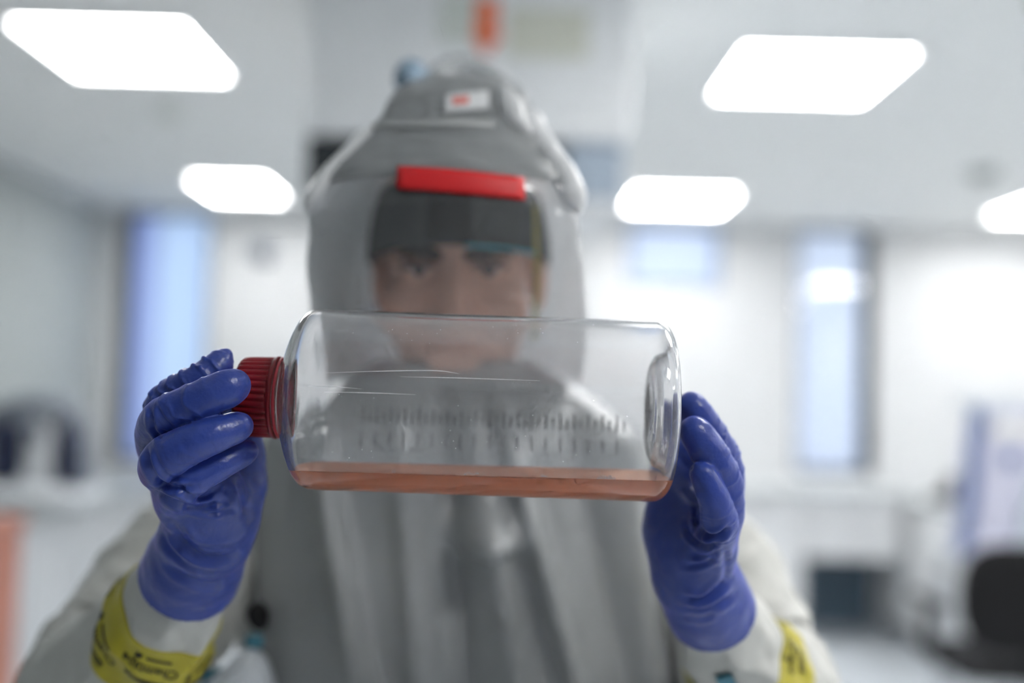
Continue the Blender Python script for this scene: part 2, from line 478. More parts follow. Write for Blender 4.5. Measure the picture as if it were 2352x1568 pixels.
# small ceiling and wall fittings
def detector(x, y, label, m, r=.06, h=.045):
    t = lathe('smoke_detector', [(0, r), (.012, r), (.02, r * .9), (h, r * .55), (h + .004, r * .5)], np.array([x, y, HC]), (0, 0, -1), m, n=32)
    tag(t, label, 'detector', 'ceiling detectors')
GD = mat('detector_grey', (.35, .37, .36), .5)
GY = mat('detector_olive', (.30, .31, .17), .5)
detector(-.68, 2.48, 'olive ceiling fitting at the top edge right of the left light', GY, .05)
detector(1.55, 2.86, 'olive ceiling fitting near the top right corner', GY, .05)
detector(1.85, 3.42, 'dark ceiling fitting at the right edge of the photo', GD, .045)
detector(-1.52, 4.30, 'pale ceiling detector just beyond the large left light', mat('detector_white', (.72, .75, .72), .5), .07)
detector(2.38, 5.02, 'grey round ceiling detector between the right lights', GD, .075)
dome = tag(lathe('dome_camera', [(0, .07), (.03, .07), (.035, .05), (.06, .045), (.085, .03), (.095, .005)], np.array([-1.70, Y1, 2.38]), (0, -1, 0), mat('camera_grey', (.10, .13, .19), .3), n=32),
           'grey dome fitting high on the back wall beside the left window', 'camera')

# ------------------------------------------------------------------ benches
def cabinet(name, lo, hi, face, doors, label, group, WHITE=WHITE):
    """face: 'x+','x-','y-' is the side that carries the doors"""
    t = empty(name, ((lo[0] + hi[0]) / 2, (lo[1] + hi[1]) / 2, lo[2])); tag(t, label, 'cabinet', group)
    box('body', (lo[0], lo[1], lo[2] + .08), hi, WHITE, t, .003)
    ins = .04
    box('plinth', (lo[0] + ins, lo[1] + .005, lo[2]), (hi[0] - ins, hi[1] - .005, lo[2] + .08), mat('plinth', (.22, .25, .28), .5), t, 0)
    for k in range(doors):
        z0, z1 = lo[2] + .1, hi[2] - .02
        if face == 'y-':
            a = lo[0] + (hi[0] - lo[0]) * k / doors + .004; b = lo[0] + (hi[0] - lo[0]) * (k + 1) / doors - .004
            d = box('door', (a, lo[1] - .018, z0), (b, lo[1], z1), WHITE, t, .003)
            box('handle', ((a + b) / 2 - .06, lo[1] - .04, z1 - .06), ((a + b) / 2 + .06, lo[1] - .018, z1 - .048), CHROME, d, .003)
        else:
            s = 1 if face == 'x+' else -1; x = hi[0] if s > 0 else lo[0]
            a = lo[1] + (hi[1] - lo[1]) * k / doors + .004; b = lo[1] + (hi[1] - lo[1]) * (k + 1) / doors - .004
            d = box('door', (min(x, x + s * .018), a, z0), (max(x, x + s * .018), b, z1), WHITE, t, .003)
            box('handle', (min(x + s * .018, x + s * .04), (a + b) / 2 - .06, z1 - .06), (max(x + s * .018, x + s * .04), (a + b) / 2 + .06, z1 - .048), CHROME, d, .003)
    return t
LB = ['nearest', 'middle', 'farthest']
for k in range(3):
    cabinet('base_cabinet', (X0 + .02, 3.1 + k * 1.18, 0), (-2.05, 3.1 + (k + 1) * 1.18 - .01, .86), 'x+', 2,
            '%s pale grey base cabinet under the left bench worktop' % LB[k], 'left bench cabinets', mat('grey_laminate', (.52, .54, .56), .4, noise=.02, nscale=5))
tag(box('worktop', (X0 + .003, 3.05, .86), (-2.0, Y1 - .003, .90), mat('mid_grey_worktop', (.36, .39, .40), .4, noise=.04, nscale=40), bevel=.005), 'grey worktop running along the left wall below the blue window', 'worktop')
# back bench right of the centre
tag(box('worktop', (1.25, 6.05, .90), (2.42, Y1 - .003, .94), WORKTOP, bevel=.005), 'pale worktop below the right blue window', 'worktop')
cabinet('base_cabinet', (1.27, 6.1, 0), (1.80, Y1 - .02, .90), 'y-', 1, 'white base cabinet under the back bench, left of the dark kneehole', 'back bench cabinets')
dr = empty('drawer_unit', (2.1, 6.4, .52)); tag(dr, 'white drawer unit hung under the back worktop above the dark kneehole', 'drawer unit')
box('body', (1.81, 6.12, .52), (2.41, Y1 - .02, .90), WHITE, dr, .003)
for k in range(2):
    d = box('drawer', (1.82, 6.10, .53 + k * .185), (2.40, 6.12, .70 + k * .185), WHITE, dr, .003)
    box('handle', (2.05, 6.08, .62 + k * .185), (2.17, 6.10, .632 + k * .185), CHROME, d, .002)
tag(box('kneehole_shade', (1.81, Y1 - .06, .0), (2.41, Y1 - .02, .52), mat('shade_dark', (.10, .15, .20), .5)), 'dark panel standing for the shade in the kneehole under the back bench', 'panel')  # dark sheet painting the shade of the open kneehole
# island on the right
cabinet('base_cabinet', (2.47, 5.52, 0), (3.05, 6.60, .86), 'x-', 2, 'white base cabinet of the right bench, beside the kneehole', 'right bench cabinets')
tag(box('worktop', (2.44, 5.45, .86), (3.1, Y1 - .02, .90), WORKTOP, bevel=.005), 'pale worktop of the right bench behind the black chair', 'worktop')
# low desk with analyser
dk = empty('desk', (2.8, 4.7, 0)); tag(dk, 'pale desk under the lilac analyser at the right edge', 'desk')
box('desktop', (2.16, 4.35, .72), (3.5, 5.2, .76), WORKTOP, dk, .005)
for x in (2.2, 3.42):
    for y in (4.4, 5.1): box('leg', (x, y, 0), (x + .05, y + .05, .72), CHROME, dk, .004)
an = empty('analyser', (2.6, 4.8, .76)); tag(an, 'pale lilac benchtop analyser with a blue edge at the right of the photo', 'analyser')
LIL = mat('lilac_shell', (.60, .60, .72), .35, noise=.05); LIL2 = mat('pale_cover', (.66, .74, .78), .3)
BLU = mat('blue_trim', (.05, .11, .30), .4)
def prism(name, yz, x0, x1, m, parent, bevel=.006):
    bm = bmesh.new(); f = bm.faces.new([bm.verts.new((x0, a, b)) for a, b in yz])
    r = bmesh.ops.extrude_face_region(bm, geom=[f]); bmesh.ops.translate(bm, verts=[v for v in r['geom'] if isinstance(v, bmesh.types.BMVert)], vec=(x1 - x0, 0, 0))
    bmesh.ops.recalc_face_normals(bm, faces=bm.faces)
    if bevel: bmesh.ops.bevel(bm, geom=bm.edges[:], offset=bevel, segments=2, affect='EDGES')
    me = bpy.data.meshes.new(name); bm.to_mesh(me); bm.free(); return link(name, me, m, parent, False)
def prismxz(name, xz, y0, y1, m, parent, bevel=.006):
    bm = bmesh.new(); f = bm.faces.new([bm.verts.new((a, y0, b)) for a, b in xz])
    r = bmesh.ops.extrude_face_region(bm, geom=[f]); bmesh.ops.translate(bm, verts=[v for v in r['geom'] if isinstance(v, bmesh.types.BMVert)], vec=(0, y1 - y0, 0))
    bmesh.ops.recalc_face_normals(bm, faces=bm.faces)
    if bevel: bmesh.ops.bevel(bm, geom=bm.edges[:], offset=bevel, segments=2, affect='EDGES')
    me = bpy.data.meshes.new(name); bm.to_mesh(me); bm.free(); return link(name, me, m, parent, False)
prismxz('shell', [(2.17, .765), (3.1, .765), (3.1, 1.45), (2.26, 1.45), (2.23, 1.3)], 4.6, 4.74, LIL, an)
prismxz('edge_trim', [(2.135, .80), (2.17, .80), (2.215, 1.05), (2.225, 1.3), (2.25, 1.45), (2.21, 1.46), (2.19, 1.3), (2.175, 1.05)], 4.54, 4.6, BLU, an, .004)
box('top_cover', (2.2, 4.6, 1.45), (3.1, 4.76, 1.50), mat('cover_grey', (.55, .60, .65), .4), an, .008)
box('cream_strip', (2.3, 4.585, 1.33), (3.1, 4.6, 1.40), mat('cream_strip', (.74, .74, .70), .5), an, .004)
prismxz('front_cover', [(2.42, .80), (3.1, .80), (3.1, 1.25), (2.52, 1.25), (2.46, 1.1)], 4.52, 4.6, LIL2, an, .01)
box('blue_badge', (2.36, 4.59, 1.19), (2.42, 4.6, 1.26), BLU, an, .003)
an.location.x -= .085
# black tape dispenser-like stand on the right bench
td = empty('tape_dispenser', (2.58, 5.9, .90)); tag(td, 'small black tape dispenser on the right bench worktop', 'tape dispenser')
prismxz('base', [(2.47, .902), (2.68, .902), (2.68, .93), (2.60, 1.02), (2.56, .96), (2.48, .94)], 5.85, 5.93, BLACK, td, .006)
lathe('roll', [(0, .02), (0, .045), (.025, .045), (.025, .02)], np.array([2.61, 5.876, 1.01]), (0, 1, 0), mat('tape_roll', (.05, .05, .07), .4), td, n=32, closed=True)

# office chair
ch = empty('office_chair', (1.89, 3.85, 0)); tag(ch, 'black office chair at the lower right in front of the desk', 'chair')
def pillow(name, c, s, m, parent, n=5.0, bend=0.0):
    nu, nv = 40, 24
    U, Vv = np.meshgrid(np.linspace(-math.pi, math.pi, nu, endpoint=False), np.linspace(-math.pi / 2, math.pi / 2, nv), indexing='ij')
    pw = lambda a: np.sign(a) * np.abs(a) ** (2 / n)
    q = np.stack([pw(np.cos(Vv)) * pw(np.cos(U)), pw(np.cos(Vv)) * pw(np.sin(U)), np.sign(np.sin(Vv)) * np.abs(np.sin(Vv)) ** .8], -1) * np.array(s)
    q[..., 1] += bend * q[..., 0] ** 2
    V = (q + np.array(c)).reshape(-1, 3)
    F = [(i * nv + j, ((i + 1) % nu) * nv + j, ((i + 1) % nu) * nv + j + 1, i * nv + j + 1) for i in range(nu) for j in range(nv - 1)]
    return mesh_from(name, V, F, m, parent)
pillow('seat', (1.89, 3.85, .50), (.25, .24, .045), BLACK, ch)
bk = pillow('backrest', (1.89, 3.62, .77), (.25, .035, .20), BLACK, ch, 4.0, .25)
box('back_stem', (1.86, 3.60, .46), (1.92, 3.63, .66), BLACK, ch, .006)
tube('column', [(1.89, 3.85, .10), (1.89, 3.85, .3), (1.89, 3.85, .47)], .028, CHROME, ch)
for s in (-1, 1):
    tube('armrest', [(1.89 + s * .22, 3.85, .50), (1.89 + s * .28, 3.85, .56), (1.89 + s * .28, 3.82, .70), (1.89 + s * .28, 3.70, .72), (1.89 + s * .28, 3.95, .72)], .02, BLACK, ch)
for k in range(5):
    a = k * 2 * math.pi / 5 + .3
    e = (1.89 + .28 * math.cos(a), 3.85 + .28 * math.sin(a))
    lg = tube('leg', [(1.89, 3.85, .11), ((1.89 + e[0]) / 2, (3.85 + e[1]) / 2, .10), (e[0], e[1], .075)], [.028, .022, .016], BLACK, ch)
    lathe('caster', [(-.02, .01), (-.02, .03), (.02, .03), (.02, .01)], np.array([e[0], e[1], .032]), (-math.sin(a), math.cos(a), 0), BLACK, lg, n=24)

# left bench instrument
ms = empty('bench_instrument', (-2.25, 4.6, .90)); tag(ms, 'white bench instrument with dark navy side panels on the left worktop', 'instrument')
NAVY = mat('navy_panel', (.012, .018, .05), .3); SHG = mat('instrument_grey', (.16, .18, .22), .4); SHW = mat('instrument_white', (.68, .71, .74), .4)
pillow('base', (-2.22, 4.6, .955), (.33, .22, .05), SHW, ms, 6)
pillow('column', (-2.12, 4.62, 1.13), (.085, .12, .17), SHW, ms, 4)
arch = [(-2.47, 4.55, 1.0), (-2.42, 4.55, 1.2), (-2.30, 4.55, 1.33), (-2.12, 4.55, 1.36), (-1.98, 4.55, 1.31), (-1.93, 4.55, 1.18), (-1.92, 4.55, 1.0)]
tube('arch', arch, [.03, .035, .04, .04, .035, .03, .03], SHG, ms, nr=40, ns=16, flat=2.2)
pillow('side_section', (-2.27, 4.52, 1.14), (.075, .06, .15), NAVY, ms, 3)
pillow('side_section', (-1.985, 4.52, 1.14), (.06, .06, .18), NAVY, ms, 3)
ey = tube('eyepiece', [(-2.12, 4.48, 1.22), (-2.12, 4.40, 1.28), (-2.12, 4.34, 1.31)], [.03, .03, .026], SHG, ms)
nb = tag(pillow('bench_box', (-2.46, 4.25, .962), (.10, .07, .06), NAVY, None, 6), 'small dark navy box on the left worktop at the photo edge', 'box')
# brown bin at the left edge
bn = empty('waste_bin', (-1.72, 2.9, 0)); tag(bn, 'reddish brown bin on a dark wheeled stand at the left edge', 'bin')
BR = mat('brown_bin', (.42, .17, .12), .5, noise=.06)
box('bin_body', (-1.92, 2.75, .52), (-1.465, 3.05, 1.02), BR, bn, .02)
box('bin_lid', (-1.93, 2.74, 1.02), (-1.455, 3.06, 1.05), BR, bn, .01)
box('stand', (-1.91, 2.77, .06), (-1.475, 3.03, .52), mat('stand_dark', (.06, .065, .075), .5), bn, .01)
for sx in (-1.87, -1.52):
    for sy in (2.8, 3.0): lathe('caster', [(-.012, .01), (-.012, .03), (.012, .03), (.012, .01)], np.array([sx, sy, .031]), (1, 0, 0), BLACK, bn, n=20)

# ------------------------------------------------------------------ roller bottle
DB = .648
A0, A1 = P(700, 915, DB), P(1520, 944, DB)
bx = A1 - A0; bx /= np.linalg.norm(bx)
PXM = DB / FPX
def S(px): return (px - 700) * PXM          # axial position of a photo column at the axis depth
rb = empty('roller_bottle', A0 + bx * S(1120) - np.array([0, 0, .0585]))
tag(rb, 'clear ribbed-cap plastic roller bottle with orange liquid held level by both gloved hands', 'bottle')
GL = bpy.data.materials.new('clear_plastic'); GL.use_nodes = True
nt = GL.node_tree; nt.nodes.clear()
out = nt.nodes.new('ShaderNodeOutputMaterial'); g = nt.nodes.new('ShaderNodeBsdfGlass')
g.inputs['Color'].default_value = (.985, .987, .99, 1); g.inputs['IOR'].default_value = 1.46
tc = nt.nodes.new('ShaderNodeTexCoord'); nz = nt.nodes.new('ShaderNodeTexNoise'); nz.inputs['Scale'].default_value = 55; nz.inputs['Detail'].default_value = 5
nt.links.new(tc.outputs['Object'], nz.inputs['Vector'])
mr = nt.nodes.new('ShaderNodeMapRange'); mr.inputs[3].default_value = .015; mr.inputs[4].default_value = .07
nt.links.new(nz.outputs['Fac'], mr.inputs[0]); nt.links.new(mr.outputs[0], g.inputs['Roughness'])
df = nt.nodes.new('ShaderNodeBsdfTranslucent'); df.inputs[0].default_value = (.9, .9, .92, 1)
d2 = nt.nodes.new('ShaderNodeBsdfDiffuse'); d2.inputs[0].default_value = (.9, .9, .92, 1)
m1 = nt.nodes.new('ShaderNodeMixShader'); m1.inputs[0].default_value = .5
nt.links.new(df.outputs[0], m1.inputs[1]); nt.links.new(d2.outputs[0], m1.inputs[2])
m2 = nt.nodes.new('ShaderNodeMixShader'); m2.inputs[0].default_value = .06
nt.links.new(g.outputs[0], m2.inputs[1]); nt.links.new(m1.outputs[0], m2.inputs[2]); nt.links.new(m2.outputs[0], out.inputs[0])

R = .0585
prof_px = [(628, 84), (640, 84), (652, 86), (658, 96), (663, 115), (672, 141), (683, 167), (694, 187), (706, 199), (722, 205.5), (745, 206.5)]
prof = [(S(a), b * PXM) for a, b in prof_px]
outer = prof + [(S(1000), R), (S(1300), R), (S(1498), R)]
rc = .0115; sb = S(1537)
for k in range(1, 9):
    a = k / 8 * math.pi / 2
    outer.append((sb - rc + rc * math.sin(a), R - rc + rc * math.cos(a)))
outer += [(sb, .040), (sb - .002, .0375), (sb - .008, .0345), (sb - .011, .030), (sb - .012, .020), (sb - .011, .010), (sb - .011, .0004)]
T = .0016
inner = [(sb - .011 - T, .0004), (sb - .012 - T, .020), (sb - .0115 - T, .0302), (sb - .009 - T, .0358), (sb - .003 - T, .0385), (sb - T, .0405)]
for k in range(8, -1, -1):
    a = k / 8 * math.pi / 2
    inner.append((sb - rc + (rc - T) * math.sin(a), R - rc + (rc - T) * math.cos(a)))
inner += [(S(1300), R - T), (S(1000), R - T)]
inner += [(s + T * (.9 if i < 9 else .2), max(r - T * (1 if i < 3 else .8), .02)) for i, (s, r) in list(enumerate(prof))[::-1]]
bot = lathe('bottle_body', outer + inner, A0, bx, GL, rb, n=160, closed=True)
# two mould ridges and a rim ring
CLEAR = GL
# ribbed cap
RED = mat('red_cap', (.24, .006, .014), .32, spec=.5, noise=.08, nscale=60, coat=.1)
NR = 36
def ribs(s, r, th):
    if r < .0235: return np.full(len(th), r)
    k = (np.cos(th * NR) * .5 + .5) ** .4
    return r - .0012 + .0017 * k
cp = lathe('cap', [(S(549), .001), (S(549), .0185), (S(551), .0205), (S(556), .0235), (S(563), .0252), (S(575), .0254), (S(600), .0256), (S(625), .0257), (S(632), .0257)],
           A0, bx, RED, rb, n=NR * 12, rfn=ribs)
lathe('cap_skirt_ring', [(S(632), .0240), (S(632), .0262), (S(635), .0269), (S(639), .0270), (S(642), .0263), (S(642), .0240)], A0, bx, RED, cp, n=96, closed=True)
lathe('tamper_ring', [(S(645), .0245), (S(645), .0262), (S(648), .0265), (S(651), .0262), (S(651), .0245)], A0, bx, mat('red_ring', (.55, .05, .07), .3, spec=.5), cp, n=96, closed=True)

# liquid
LQ = bpy.data.materials.new('orange_medium'); LQ.use_nodes = True
nt = LQ.node_tree; nt.nodes.clear(); out = nt.nodes.new('ShaderNodeOutputMaterial')
g = nt.nodes.new('ShaderNodeBsdfGlass'); g.inputs['Color'].default_value = (1.0, .66, .50, 1); g.inputs['IOR'].default_value = 1.33; g.inputs['Roughness'].default_value = .0
t = nt.nodes.new('ShaderNodeBsdfTranslucent'); t.inputs[0].default_value = (1.0, .46, .25, 1)
mx = nt.nodes.new('ShaderNodeMixShader'); mx.inputs[0].default_value = .45
dd = nt.nodes.new('ShaderNodeBsdfDiffuse'); dd.inputs[0].default_value = (1.0, .43, .22, 1)
md_ = nt.nodes.new('ShaderNodeMixShader'); md_.inputs[0].default_value = .35
nt.links.new(t.outputs[0], md_.inputs[1]); nt.links.new(dd.outputs[0], md_.inputs[2])
nt.links.new(g.outputs[0], mx.inputs[1]); nt.links.new(md_.outputs[0], mx.inputs[2]); nt.links.new(mx.outputs[0], out.inputs[0])
inn = inner[::-1]
lp = [(s, max(r, .0004)) for s, r in inn if s > S(655)]
lp = [(lp[0][0], .0004)] + [(s, r + .00035) for s, r in lp]
lq = lathe('liquid', lp, A0, bx, LQ, rb, n=160)
LEVEL = P(1120, 1089, DB - .033)[2]
bm = bmesh.new(); bm.from_mesh(lq.data)
geo = bm.verts[:] + bm.edges[:] + bm.faces[:]
res = bmesh.ops.bisect_plane(bm, geom=geo, plane_co=(0, 0, LEVEL), plane_no=(0, 0, 1), clear_outer=True)
ed = [e for e in bm.edges if e.is_boundary]
bmesh.ops.holes_fill(bm, edges=ed, sides=0)
bmesh.ops.recalc_face_normals(bm, faces=bm.faces)
for f in bm.faces: f.smooth = f.normal.z < .95
bm.to_mesh(lq.data); bm.free()
# bubbles at the surface
def sphere(bm, c, r):
    s = bmesh.ops.create_icosphere(bm, subdivisions=2, radius=r); bmesh.ops.translate(bm, verts=s['verts'], vec=Vector(c))
bm = bmesh.new()
for (x0, cnt) in ((1400, 16), (1085, 7), (1250, 3), (905, 2)):
    for k in range(cnt):
        q = P(x0 + rng.normal() * (14 if cnt > 5 else 6), 1090, DB - .033 + rng.normal() * .004); q[2] = LEVEL + .0003
        sphere(bm, q, rng.uniform(.0006, .0013))
me = bpy.data.meshes.new('foam'); bm.to_mesh(me); bm.free(); fo = link('foam', me, GL, rb); fo['kind'] = 'stuff'

# graduation printed on the far side of the bottle
INK = mat('grey_ink', (.15, .16, .18), .6)
ax1 = np.cross(bx, np.array([0, 0, 1.0])); ax1 /= np.linalg.norm(ax1)
if ax1 @ FW < 0: ax1 = -ax1
ax2 = np.cross(ax1, bx); ax2 = ax2 if ax2[2] > 0 else -ax2
def on_back(s, h):
    """point on the far outer skin at height h (m) above the axis"""
    r = R + .0002
    return A0 + bx * s + ax2 * h + ax1 * math.sqrt(max(r * r - h * h, 1e-9))
def tick(s, h0, h1, wd):
    V = []; n = 5
    for k in range(n):
        h = h0 + (h1 - h0) * k / (n - 1)
        for off in (0, .00015):
            for sg in (-1, 1): V.append(on_back(s + sg * wd / 2, h) + ax1 * off)
    F = []
    for k in range(n - 1):
        a = 4 * k; b = a + 4
        F += [(a, a + 1, b + 1, b), (a + 2, b + 2, b + 3, a + 3), (a, b, b + 2, a + 2), (a + 1, a + 3, b + 3, b + 1)]
    F += [(0, 2, 3, 1), (4 * n - 4, 4 * n - 3, 4 * n - 1, 4 * n - 2)]
    return V, F
def hb(py, s):   # photo row -> height on the far skin (the far wall sits at a larger distance)
    return -(py - 930) * (DB + .05) / FPX
TV, TF = [], []
def add_tick(*a):
    V, F = tick(*a); o = len(TV); TV.extend(V); TF.extend([tuple(i + o for i in f) for f in F])
pos = [833 + 32.6 * k for k in range(20)]
for k, px in enumerate(pos):
    s = (px - 1176) / FPX * (DB + .05) - (700 - 1176) / FPX * DB
    if px > 1420: break
    add_tick(s, hb(945, s), hb(985, s), .0013); add_tick(s, hb(1002, s), hb(1036 if k else 1046, s), .0014)
    s2 = s + 16.3 / FPX * .698
    add_tick(s2, hb(957, s), hb(983, s), .0012)
gr = mesh_from('graduation', TV, TF, INK, rb, False)
TV, TF = [], []
for k in range(13):
    s = (868 + k * 9.0 - 1176) / FPX * (DB + .05) - (700 - 1176) / FPX * DB
    if k in (3, 8): continue
    add_tick(s, hb(1038, s), hb(1047, s), .0009 + .0006 * rng.random())
mesh_from('small_print', TV, TF, INK, rb, False)
# reflections of the lights, drawn as thin white lines on the bottle
STREAKW = mat('reflection_streak', (.95, .95, .97), .3)  # white shared by the drawn reflections and the specks
def on_front(px, py):
    o = CAM; d = P(px, py, 1.0) - CAM; d /= np.linalg.norm(d)
    q = o - A0; dp = d - bx * (d @ bx); qp = q - bx * (q @ bx)
    a = dp @ dp; b = 2 * dp @ qp; c = qp @ qp - (R + .00005) ** 2; D = b * b - 4 * a * c
    if D < 0: return None
    return o + d * (-b - math.sqrt(D)) / (2 * a)
for line in ([(708, 886), (760, 887), (830, 893)], [(745, 900), (850, 902), (955, 906)], [(750, 856), (880, 852), (1000, 851), (1055, 858)], [(920, 865), (1060, 868), (1240, 874)]):
    q = [on_front(*p) for p in line]
    tube('reflection_streak', q, [.00006] + [.00022] * (len(q) - 2) + [.00006], STREAKW, rb, nr=24, ns=6)
bm = bmesh.new()
for k in range(70):
    px, py = rng.uniform(760, 1500), rng.choice([rng.uniform(745, 790), rng.uniform(900, 1070)])
    q = on_front(px, py)
    if q is not None: sphere(bm, q, rng.uniform(.00012, .0003))
me = bpy.data.meshes.new('specks'); bm.to_mesh(me); bm.free(); o = link('specks', me, STREAKW, rb); o['kind'] = 'stuff'

# ------------------------------------------------------------------ person
person = empty('person', (-.06, 1.0, 0))
tag(person, 'person in a grey hooded respirator and white coverall holding up a bottle in blue gloves', 'person')
GLOVE = mat('blue_nitrile', (.026, .054, .29), .30, spec=.6, noise=.06, nscale=25, bump=.2, bscale=350)
GB = GLOVE.node_tree.nodes['Principled BSDF']
GB.inputs['Sheen Weight'].default_value = .5; GB.inputs['Sheen Roughness'].default_value = .35; GB.inputs['Sheen Tint'].default_value = (.25, .28, 1, 1)

def jt(px, py, d, r=None):
    p = P(px, py, d)
    return p if r is None else (p, r * d / FPX)

def hand(name, chains, palm, cuff, hem, lines, bands, h=.00085, seed=1):
    """chains: fingers as [(px,py,d,rpx)...]; palm: capsule list; cuff: axis list ending past the hem plane"""
    allp = [P(*q[:3]) for c in chains for q in c] + [P(*q[:3]) for c in palm for q in c] + [P(*q[:3]) for q in cuff]
    allp = np.array(allp)
    Fd = Field(allp.min(0) - .04, allp.max(0) + .04, h)
    for c in palm:
        pr = [jt(*q) for q in c]
        for a, b in zip(pr[:-1], pr[1:]): Fd.cone(a[0], b[0], a[1], b[1], .014)
    pr = [jt(*q) for q in cuff]
    for a, b in zip(pr[:-1], pr[1:]): Fd.cone(a[0], b[0], a[1], b[1], .010)
    for c in chains:
        sub = Field(Fd.lo, Fd.lo + (Fd.n - 2) * h, h); sub.n = Fd.n.copy(); sub.F = np.full(Fd.n, .05, dtype=np.float32)
        pp = np.array([[*P(*q[:3]), q[3] * q[2] / FPX] for q in c])
        fine = catmull(pp, 4 * (len(pp) - 1) + 1)
        for a, b in zip(fine[:-1], fine[1:]): sub.cone(a[:3], b[:3], a[3], b[3], .0025)
        # soft blend near the root only
        root = fine[0][:3]; rr = .024
        gx = [Fd.lo[k] + h * np.arange(Fd.n[k]) for k in range(3)]
        dist = np.sqrt((gx[0][:, None, None] - root[0]) ** 2 + (gx[1][None, :, None] - root[1]) ** 2 + (gx[2][None, None, :] - root[2]) ** 2)
        k = (.0006 + .0075 * np.clip(1 - dist / rr, 0, 1)).astype(np.float32)
        q = np.maximum(k - np.abs(Fd.F - sub.F), 0) / k
        Fd.F = np.minimum(Fd.F, sub.F) - q * q * k * .25
    o, nrm = hem
    Fd.cut(o, nrm)
    V, Q = Fd.mesh(); V = smooth(V, Q, 2, .5); N = normals(V, Q)
    # glove film ripples across the fingers
    D = np.zeros(len(V))
    for c, amp, wl, slant, s0, s1 in bands:
        pp = np.array([P(*q[:3]) for q in c]); fine = catmull(pp, 40)
        rad = catmull(np.array([[q[3] * q[2] / FPX, 0, 0] for q in c]), 40)[:, 0]
        Sx = np.concatenate([[0], np.cumsum(np.linalg.norm(np.diff(fine, axis=0), axis=1))]); L = Sx[-1]
        best = np.full(len(V), 1e9); sp = np.zeros(len(V)); hh = np.zeros(len(V))
        for i in range(39):
            a, b = fine[i], fine[i + 1]; ab = b - a
            t = np.clip(((V - a) @ ab) / (ab @ ab), 0, 1); q = a + t[:, None] * ab
            d = np.linalg.norm(V - q, axis=1) - rad[i]
            m = d < best; best = np.where(m, d, best); sp = np.where(m, Sx[i] + t * (Sx[i + 1] - Sx[i]), sp); hh = np.where(m, (V - q) @ UP, hh)
        f = sp / L
        wgt = np.clip((.0025 - np.abs(best)) / .0015, 0, 1) * np.clip((f - s0) * 8, 0, 1) * np.clip((s1 - f) * 8, 0, 1)
        ph = sp / wl + slant * hh / .01 + .5 * vnoise(V / .012, seed)
        D += 1.8 * amp * wgt * ((1 - np.abs(np.sin(ph * math.pi))) ** 2.2 - .22) * (.65 + .35 * vnoise(V / .02, seed + 3))
    D += .00035 * vnoise(V / .007, seed + 7) + .0005 * vnoise(V / .018, seed + 9)
    V = V + N * D[:, None]
    V = carve(V, N, lines)
    V = smooth(V, Q, 1, .35)
    return mesh_from(name, V, Q, GLOVE, person)

# left of the photo: fingers in front of the cap, thumb behind it
idx = [(385, 1020, .672, 44), (372, 945, .644, 40), (392, 912, .634, 37), (450, 876, .630, 35), (497, 843, .634, 31), (508, 830, .637, 24), (522, 811, .640, 9)]
mid = [(362, 1030, .650, 44), (358, 985, .626, 42), (382, 952, .611, 42), (460, 920, .604, 43), (520, 893, .606, 40), (541, 884, .609, 31)]
rin = [(372, 1085, .634, 46), (368, 1068, .615, 46), (390, 1044, .603, 46), (470, 1006, .600, 42), (535, 984, .608, 34), (553, 978, .613, 26)]
pin = [(408, 1140, .634, 44), (415, 1118, .620, 42), (440, 1098, .614, 39), (505, 1066, .618, 33), (555, 1042, .628, 26), (570, 1034, .633, 19)]
thb = [(553, 1130, .690, 50), (560, 1050, .690, 46), (556, 980, .693, 41), (585, 915, .692, 37), (612, 880, .690, 32)]
palmL = [[(530, 1185, .690, 58), (470, 1100, .692, 60), (405, 1010, .680, 48)],
         [(495, 1190, .680, 62), (430, 1100, .672, 58), (376, 1030, .658, 44)],
         [(470, 1195, .668, 66), (425, 1130, .655, 58), (388, 1088, .640, 44)],
         [(465, 1190, .660, 64), (440, 1150, .648, 56), (420, 1130, .636, 44)],
         [(510, 1195, .664, 64), (490, 1130, .652, 58), (470, 1110, .645, 46)],
         [(535, 1190, .680, 50), (553, 1110, .684, 48), (558, 1060, .688, 44)]]
palmL.append([(500, 1080, .696, 50), (527, 990, .698, 42), (529, 945, .698, 36)])
cuffL = [(492, 1182, .672, 82), (472, 1232, .682, 97), (448, 1290, .700, 103), (425, 1350, .722, 112), (405, 1400, .745, 118)]
hemL = (P(437, 1322, .712), P(405, 1400, .752) - P(470, 1230, .680))
linesL = [
    ([(345, 965), (350, 1030), (385, 1090), (440, 1098), (490, 1080)], 4, .4),
    ([(335, 1000), (340, 1060), (365, 1105), (410, 1120), (450, 1112)], 4.5, 1.3),
    ([(350, 1120), (400, 1150), (460, 1165), (520, 1150)], 4, 1.1),
    ([(360, 1142), (420, 1165), (480, 1178), (540, 1170)], 3.5, .8),
    ([(395, 1100), (430, 1135), (470, 1140), (500, 1120)], 3.5, .9),
    ([(538, 1185), (527, 1145), (516, 1112)], 5.5, 0.7),
    ([(566, 1185), (556, 1135), (543, 1092)], 5.5, 0.8),
    ([(520, 1195), (515, 1165), (508, 1130)], 5.5, 0.5),
    ([(392, 1190), (415, 1240), (460, 1275), (510, 1280), (550, 1265)], 6, 2.0),
    ([(410, 1195), (440, 1245), (490, 1262), (545, 1255)], 5, 1.2),
    ([(370, 1215), (390, 1260), (430, 1300)], 6, .9),
    ([(375, 1275), (420, 1320), (480, 1340), (520, 1330)], 6, .8),
    ([(345, 940), (352, 985), (372, 1010)], 3.5, .9),
    ([(360, 930), (375, 960), (400, 985)], 3, .5)]
bandsL = [(idx, .0013, .0074, .45, .35, .97), (mid, .0006, .0125, .4, .40, .95), (rin, .0003, .011, .3, .4, .9)]
